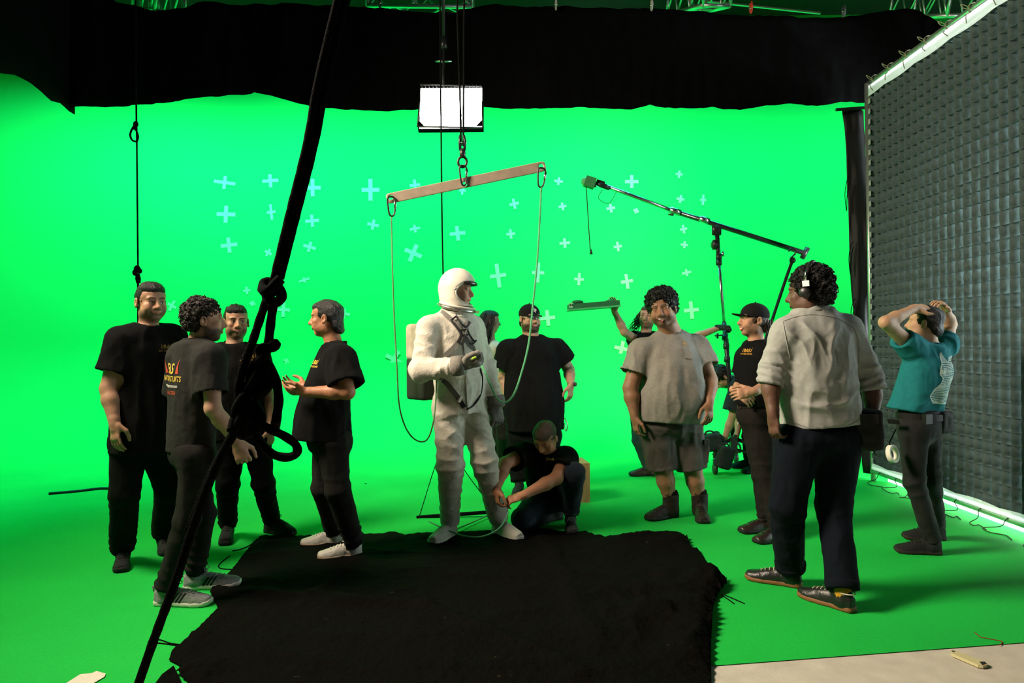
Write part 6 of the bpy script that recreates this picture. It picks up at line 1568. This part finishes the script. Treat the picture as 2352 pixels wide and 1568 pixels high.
# thin rope at the left
tr = empty('thin_rope', W(316, 300, 5.6), 'thin black rope with knots hanging behind the tall man', 'rope')
rope('', [W(307, -485, 5.6), W(313, 240, 5.6), W(314, 300, 5.6), W(316, 520, 5.6), W(317, 625, 5.6)], .0072, parent=tr, name='line')
rope('', [W(313, 285, 5.58), W(304, 295, 5.57), W(299, 310, 5.57), W(304, 322, 5.57), W(314, 324, 5.57), W(317, 312, 5.57), W(312, 298, 5.57), W(308, 290, 5.57)], .0080, parent=tr, name='loop')
for (x, y, s_) in ((312, 285, .022), (309, 293, .018), (315, 618, .028), (310, 626, .022), (321, 622, .020)): MB().sphere(W(x, y, 5.58), (s_, s_ * .8, s_ * 1.2), 10).obj('knot', M_ROPE, tr, True)
MB().lathe(W(316, 628, 5.6), W(318, 650, 5.6), [(0, .014), (.5, .022), (1, .016)], 10).obj('sleeve', M_ROPE, tr, True)
rope('', [W(317, 645, 5.6), W(318, 900, 5.6), W(318, 1150, 5.6)], .0085, parent=tr, name='line')
# centre cable with the foot bar behind the astronaut
DB = 5.55
tz = empty('trapeze_bar', FL(1048, 1182), 'black foot bar hung on thin cords from a long cable behind the astronaut', 'trapeze')
rope('', [W(1007, -495, DB), W(1013, 290, DB), W(1018, 640, DB), W(1030, 1005, DB)], .0062, parent=tz, name='cable')
MB().tube([W(957, 1188, DB - .1), W(1050, 1181, DB - .1), W(1148, 1174, DB - .1)], .019, 8, flat=((0, 0, 1), .8)).obj('bar', M_ROPE, tz)
rope('', [W(1030, 1005, DB), W(1003, 1060, DB - .05), W(964, 1183, DB - .1)], .0035, parent=tz, name='cord'); rope('', [W(1030, 1005, DB), W(1064, 1075, DB - .05), W(1136, 1172, DB - .1)], .0035, parent=tz, name='cord')
MB().tube([W(958, 1192, DB - .12), W(975, 1198, DB - .13), W(990, 1196, DB - .13)], .012, 6).obj('shackle', M_STEEL, tz, True)
for lb, pts in (('pale green rope looped across the floor around the astronaut boots', [(985, 1197, -.5), (1005, 1207, -.6), (1030, 1218, -.7), (1065, 1230, -.85), (1105, 1232, -.9), (1140, 1218, -.88), (1160, 1195, -.85), (1168, 1175, -.8)]), ('pale green rope running from the foot bar to the astronaut boot', [(1118, 1184, -.15), (1090, 1197, -.3), (1055, 1212, -.5), (1042, 1219, -.62)])):
    rope(lb, [W(x, y, DB + d) for x, y, d in pts], .0055, M_GROPE)
# spreader bar
DS = 4.75
A, B = W(898, 455, DS), W(1243, 383, DS + .02); ax = nrm(B - A); L = np.linalg.norm(B - A); nb = np.array((0, -1.0, 0)); upb = nrm(np.cross(ax, nb)) * -1
upb = upb if upb[2] > 0 else -upb; C0 = (A + B) / 2
S = SDF(); hw_, hh_ = L / 2 + .032, .036
def barf(X, Y, Z):
    qx = np.abs(X) - (hw_ - .022); qz = np.abs(Z) - (hh_ - .022)
    return np.maximum(np.sqrt(np.maximum(qx, 0) ** 2 + np.maximum(qz, 0) ** 2) + np.minimum(np.maximum(qx, qz), 0) - .022, np.abs(Y) - .006)
S.raw((-hw_, -.006, -hh_), (hw_, .006, hh_), barf)
for x, z in ((-L / 2, .004), (L / 2, .004), (-.012, -.010)): S.cone((x, -.05, z), (x, .05, z), .016, .016, 0, op='s')
V, Q = S.mesh(.004); R3 = np.stack([ax, np.cross(upb, ax), upb], 1)
M_BAR = mat('raw_aluminium_plate', (.34, .27, .20), .55, metal=.35, noise=(22, .12), bump=(200, .1))
tag(mesh_obj('spreader_bar', C0 + V @ R3.T, Q, M_BAR, None, True), 'tilted flat metal spreader bar with three holes above the astronaut', 'bar')
def carabiner(label, c, h, w, tilt=0, r=.0065):
    c = np.asarray(c); t = math.radians(tilt); X = np.array((math.cos(t), .25, math.sin(t))); X = nrm(X); Z = np.array((-math.sin(t), 0, math.cos(t)))
    P = [c + X * w * a + Z * h * b for a, b in ((-.1, .5), (.25, .48), (.45, .32), (.38, -.1), (.25, -.40), (0, -.5), (-.25, -.40), (-.34, -.1), (-.38, .32), (-.3, .46))]
    e = empty('carabiner', c, label, 'carabiner', 'black carabiners of the rig')
    MB().tube(cr_spline(P, 4, True), r, 8, closed=True).obj('body', M_BKMET, e, True)
    MB().lathe(P[3], P[2], [(0, r * 1.35), (1, r * 1.35)], 10).obj('gate_sleeve', M_STEEL, e, True)
carabiner('black carabiner hanging from the low left end of the spreader bar', W(899, 474, DS - .02), .135, .065, 3); carabiner('black carabiner hanging from the high right end of the spreader bar', W(1243, 408, DS), .135, .065, -4); carabiner('black carabiner clipped to the middle hole of the spreader bar', W(1064, 403, DS - .01), .140, .060, 4)
sw = empty('rig_swivel', W(1062, 345, DS), 'black swivel snap joining the hoist lines to the spreader bar', 'swivel')
rg_ = [W(1062 + 10 * math.cos(a), 372 + 12 * math.sin(a), DS) for a in np.linspace(0, 6.28, 21)[:-1]]; MB().tube(rg_, .009, 8, closed=True).obj('ring', M_BKMET, sw, True)
MB().lathe(W(1063, 362, DS), W(1062, 342, DS), [(0, .020), (.5, .022), (1, .018)], 12).obj('barrel', M_BKMET, sw, True)
for q in (-1, 1): MB().tube([W(1062 + 5 * q, 345, DS), W(1062 + 6 * q, 325, DS), W(1061 + 4 * q, 311, DS)], .010, 8).obj('cheek', M_BKMET, sw, True)
MB().tube([W(1055, 328, DS), W(1072, 327, DS)], .007, 8).obj('pin', M_STEEL, sw, True)
rope('left of two black hoist lines running up to the ceiling', [W(1036, -710, DS), W(1050, 0, DS), W(1056, 200, DS), W(1059, 335, DS)], .0068)
rope('right of two black hoist lines running up to the ceiling', [W(1070, -710, DS), W(1066, 0, DS), W(1065, 200, DS), W(1064, 335, DS)], .0068)
rope('green lit line from the left carabiner looping to the astronaut back', [W(899, 495, DS), W(901, 600, DS), W(905, 720, DS), W(912, 850, DS), W(917, 930, DS), W(932, 982, DS - .05), (W(955, 1010, DS - .12)), W(980, 1010, DS - .2), W(995, 970, DS - .25), W(1002, 905, DS - .22), W(1003, 872, DS - .16)], .0052, mat('green_rope_thin', (.16, .34, .14), .85, bump=(260, .7)))
rope('pale green line from the right carabiner looping to the astronaut chest', [W(1243, 430, DS), W(1240, 500, DS), W(1234, 600, DS - .02), W(1224, 700, DS - .05), W(1214, 790, DS - .1), W(1196, 862, DS - .15), W(1180, 905, DS - .18), W(1162, 923, DS - .2), W(1143, 916, DS - .22), W(1127, 885, DS - .22), W(1112, 850, DS - .2), W(1104, 838, DS - .15)], .0068, M_GROPE)

# ================================================================== boom stand behind the group
DT = 7.2
bs = empty('boom_stand', FL(1690, 1080), 'rolling stand with a long slanted boom arm behind the laughing man', 'light stand')
def T(px, py, dd=0): return W(px, py, DT + dd)
M_BOOM = mat('dark_chrome', (.10, .10, .10), .25, metal=.9)
MB().tube([T(1378, 422), T(1545, 484)], .021, 12).obj('boom_inner', M_STEEL, bs, True); MB().tube([T(1540, 482), T(1848, 581)], .027, 12).obj('boom_outer', M_BOOM, bs, True)
for a, b in (((1538, 481), (1562, 489)), ((1606, 501), (1628, 509))): MB().lathe(T(*a), T(*b), [(0, .036), (1, .036)], 12).obj('collar', M_STEEL, bs, True)
MB().tube([T(1546, 486), T(1541, 493), T(1535, 492)], .010, 6).obj('lock_knob', M_BKMET, bs, True); MB().tube([T(1541, 492), T(1547, 493)], .014, 6).obj('lock_knob', M_BKMET, bs, True)
MB().tube([T(1855, 569), T(1842, 593)], .026, 10).obj('end_handle', M_BKMET, bs, True)
hd = MB().box(T(1355, 419), (.11, .10, .105), frame(0, 0, 18)).obj('boom_head', mat('green_tape_wrap', (.04, .22, .07), .7), bs)
MB().sphere(T(1344, 417), (.045, .05, .05), 12).obj('head_dome', mat('green_dome', (.10, .42, .16), .5), hd, True); MB().tube([T(1366, 408), T(1367, 430)], .012, 8).obj('head_plate', M_BKMET, hd, True)
MB().lathe(T(1368, 420), T(1400, 432), [(0, .018), (.4, .028), (1, .026)], 12).obj('head_neck', M_BKMET, bs, True); MB().box(T(1380, 417), (.09, .03, .02), frame(0, 0, 18)).obj('safety_lever', M_BKMET, bs)
MB().tube(cr_spline([T(1346, 425), T(1349, 470), T(1352, 520), T(1356, 576)], 4), .006, 6).obj('hanging_strap', mat('dark_green_strap', (.02, .06, .025), .8), bs, True); MB().lathe(T(1357, 572), T(1358, 584), [(0, .010), (1, .016)], 8).obj('strap_weight', MATS['dark_green_strap'], bs, True)
MB().tube(cr_spline([T(1384, 436), T(1374, 452), T(1382, 462), T(1398, 467), T(1408, 455), T(1416, 440)], 4), .0035, 5).obj('safety_wire', M_BKMET, bs, True)
MB().tube([T(1646, 515), T(1646, 540)], [.052, .050], 12, flat=((0, 1, 0), .5)).obj('pivot_bracket', M_BKMET, bs, True)
MB().lathe(T(1634, 562, .0), T(1646, 562, 0), [(0, .028), (.3, .055), (1, .050)], 14).obj('knob', M_BKMET, bs, True)
MB().tube([T(1647, 540), T(1651, 605)], .024, 10).obj('upper_post', M_BOOM, bs, True); MB().tube([T(1651, 600), T(1663, 745)], .018, 12).obj('mid_post', M_STEEL, bs, True); MB().tube([T(1663, 740), T(1673, 850), T(1684, 1010)], .024, 12).obj('lower_post', M_BKMET, bs, True)
for x, y in ((1651, 590), (1651, 603), (1665, 775), (1668, 795), (1670, 825)): MB().lathe(T(x, y - 6), T(x, y + 6), [(0, .032), (1, .032)], 12).obj('clamp_collar', M_BKMET, bs, True)
for x, y in ((1660, 583), (1671, 783), (1672, 805)): MB().tube([T(x - 6, y), T(x, y), ], .009, 6).obj('t_knob', M_STEEL, bs, True); MB().tube([T(x, y - 6), T(x + 1, y + 6)], .011, 6).obj('t_knob', M_STEEL, bs, True)
MB().tube([T(1642, 771), T(1672, 768)], .008, 6).obj('t_knob', M_BKMET, bs, True); MB().tube([T(1648, 765), T(1648, 777)], .011, 6).obj('t_knob', M_BKMET, bs, True)
# base frame, legs and casters
MB().box(T(1684, 1020), (.07, .07, .20)).obj('base_hub', M_BKMET, bs)
for (px, py, dd) in ((1642, 1052, -.1), (1752, 1052, .1), (1690, 1048, .55)):
    MB().tube([T(1684, 1005), T(px, py - 20, dd), T(px, py, dd)], .020, 8).obj('leg', M_BKMET, bs, True); MB().tube([T(1684, 1030), T(px, py - 4, dd)], .014, 8).obj('leg_brace', M_BKMET, bs, True)
    c = FL(px, py + 28) if False else T(px, py, dd); c = np.array((c[0], c[1], .058)); wl = MB().lathe(c + (-.018, 0, 0), c + (.018, 0, 0), [(0, .050), (.2, .058), (.8, .058), (1, .050)], 16).obj('caster', M_BKMET, bs, True)
    MB().box(c + (0, 0, .075), (.05, .05, .05)).obj('caster_fork', M_STEEL, wl)
rope('', [T(1822, 592, -.05), T(1800, 655, -.05), T(1770, 745, -.05), T(1735, 850, -.05), T(1711, 922, -.05)], .0165, mat('tie_strap', (.010, .011, .011), .8), parent=bs, name='tie_down_strap')
for (cx, cy, flip) in ((1820, 585, 1), (1703, 942, -1)):
    P = [T(cx + flip * x, cy + y, -.06) for x, y in ((-9, -8), (-3, -14), (5, -12), (7, -4), (1, 3), (-4, 8), (-5, 15), (1, 18), (6, 13), (3, 6))]; MB().tube(cr_spline(P, 4), .0085, 8).obj('s_hook', M_BKMET, bs, True)
rope('', [T(1700, 958, -.06), T(1690, 985, -.06), T(1684, 1003, -.06)], .004, M_STEEL, parent=bs, name='wire')
# sandbags on the base
for lb, c, hx, yw, rl in (('black diamond shaped sandbag hanging by the stand caster', T(1664, 1050, -.22), (.045, .035, .085), 10, 16), ('dark sandbag resting over the stand leg beside the cargo shorts', T(1630, 1016, -.05), (.10, .05, .065), 0, -6)):
    S = SDF(); S.raw(*BX(c, hx, .03, frame(yw, 0, rl))); V, Q = S.mesh(.009); N = vnormals(V, Q); V = V + N * (.012 * vnoise(V * 14))[:, None]
    o = tag(mesh_obj('sandbag', V, Q, mat('sandbag_%d' % yw, (.006, .010, .009) if yw else (.010, .022, .020), .85)), lb, 'sandbag')
    MB().tube(cr_spline([c + (-.06, 0, hx[2]), c + (-.03, 0, hx[2] + .05), c + (.03, 0, hx[2] + .05), c + (.06, 0, hx[2])], 4), .010, 6, flat=((0, 1, 0), .4)).obj('handle', M_STRE, o, True)
# green panel held up behind the laughing man
Pn = W(1362, 701, 6.9); Rp = frame(0, 0, -4)
gp = empty('tray_light', Pn, 'flat green tray light held up level by the long haired person', 'light')
MB().box(Pn, (.50, .30, .050), Rp).obj('tray', mat('dark_green_tray', (.012, .11, .035), .7), gp); MB().box(Pn + (0, -.01, -.032), (.515, .32, .014), Rp).obj('tray_rim', mat('pale_green_rim', (.05, .36, .13), .6), gp)
MB().box(Pn + (-.235, -.152, -.006), (.04, .012, .05), Rp).obj('end_plate', mat('end_plate', (.20, .50, .26), .6), gp)
for dx in (-.245, -.225): MB().box(Pn + (dx, -.160, -.002), (.008, .006, .018), Rp).obj('vent', M_BKMET, gp)
for dx in (-.16, .17): MB().sphere(Pn + (dx, -.05, .032), (.06, .06, .022), 10).obj('latch', mat('dark_green_tray', (.012, .11, .035)), gp, True)
# wooden box behind the crouching man
ab = empty('apple_box', W(1318, 1140, 6.05) * (1, 1, 0), 'wooden apple box standing on end behind the crouching man', 'box')
M_WOOD = mat('birch_ply', (.30, .18, .075), .65, noise=(6, .2, (8, 8, 1)), bump=(60, .2))
c = W(1318, 1098, 6.05); Ra = frame(8)
zb = .17; cz = np.array((c[0], c[1], zb))
for dx, sx in ((-.099, .018), (.099, .018)): MB().box(cz + Ra @ np.array((dx, 0, 0)), (sx, .30, .34), Ra).obj('side_panel', M_WOOD, ab)
for dy in (-.141, .141): MB().box(cz + Ra @ np.array((0, dy, 0)), (.18, .018, .34), Ra).obj('face_panel', M_WOOD, ab)
for dz in (-.161, .161): MB().box(cz + np.array((0, 0, dz)), (.18, .264, .018), Ra).obj('end_panel', M_WOOD, ab)
bpy.context.view_layer.update()
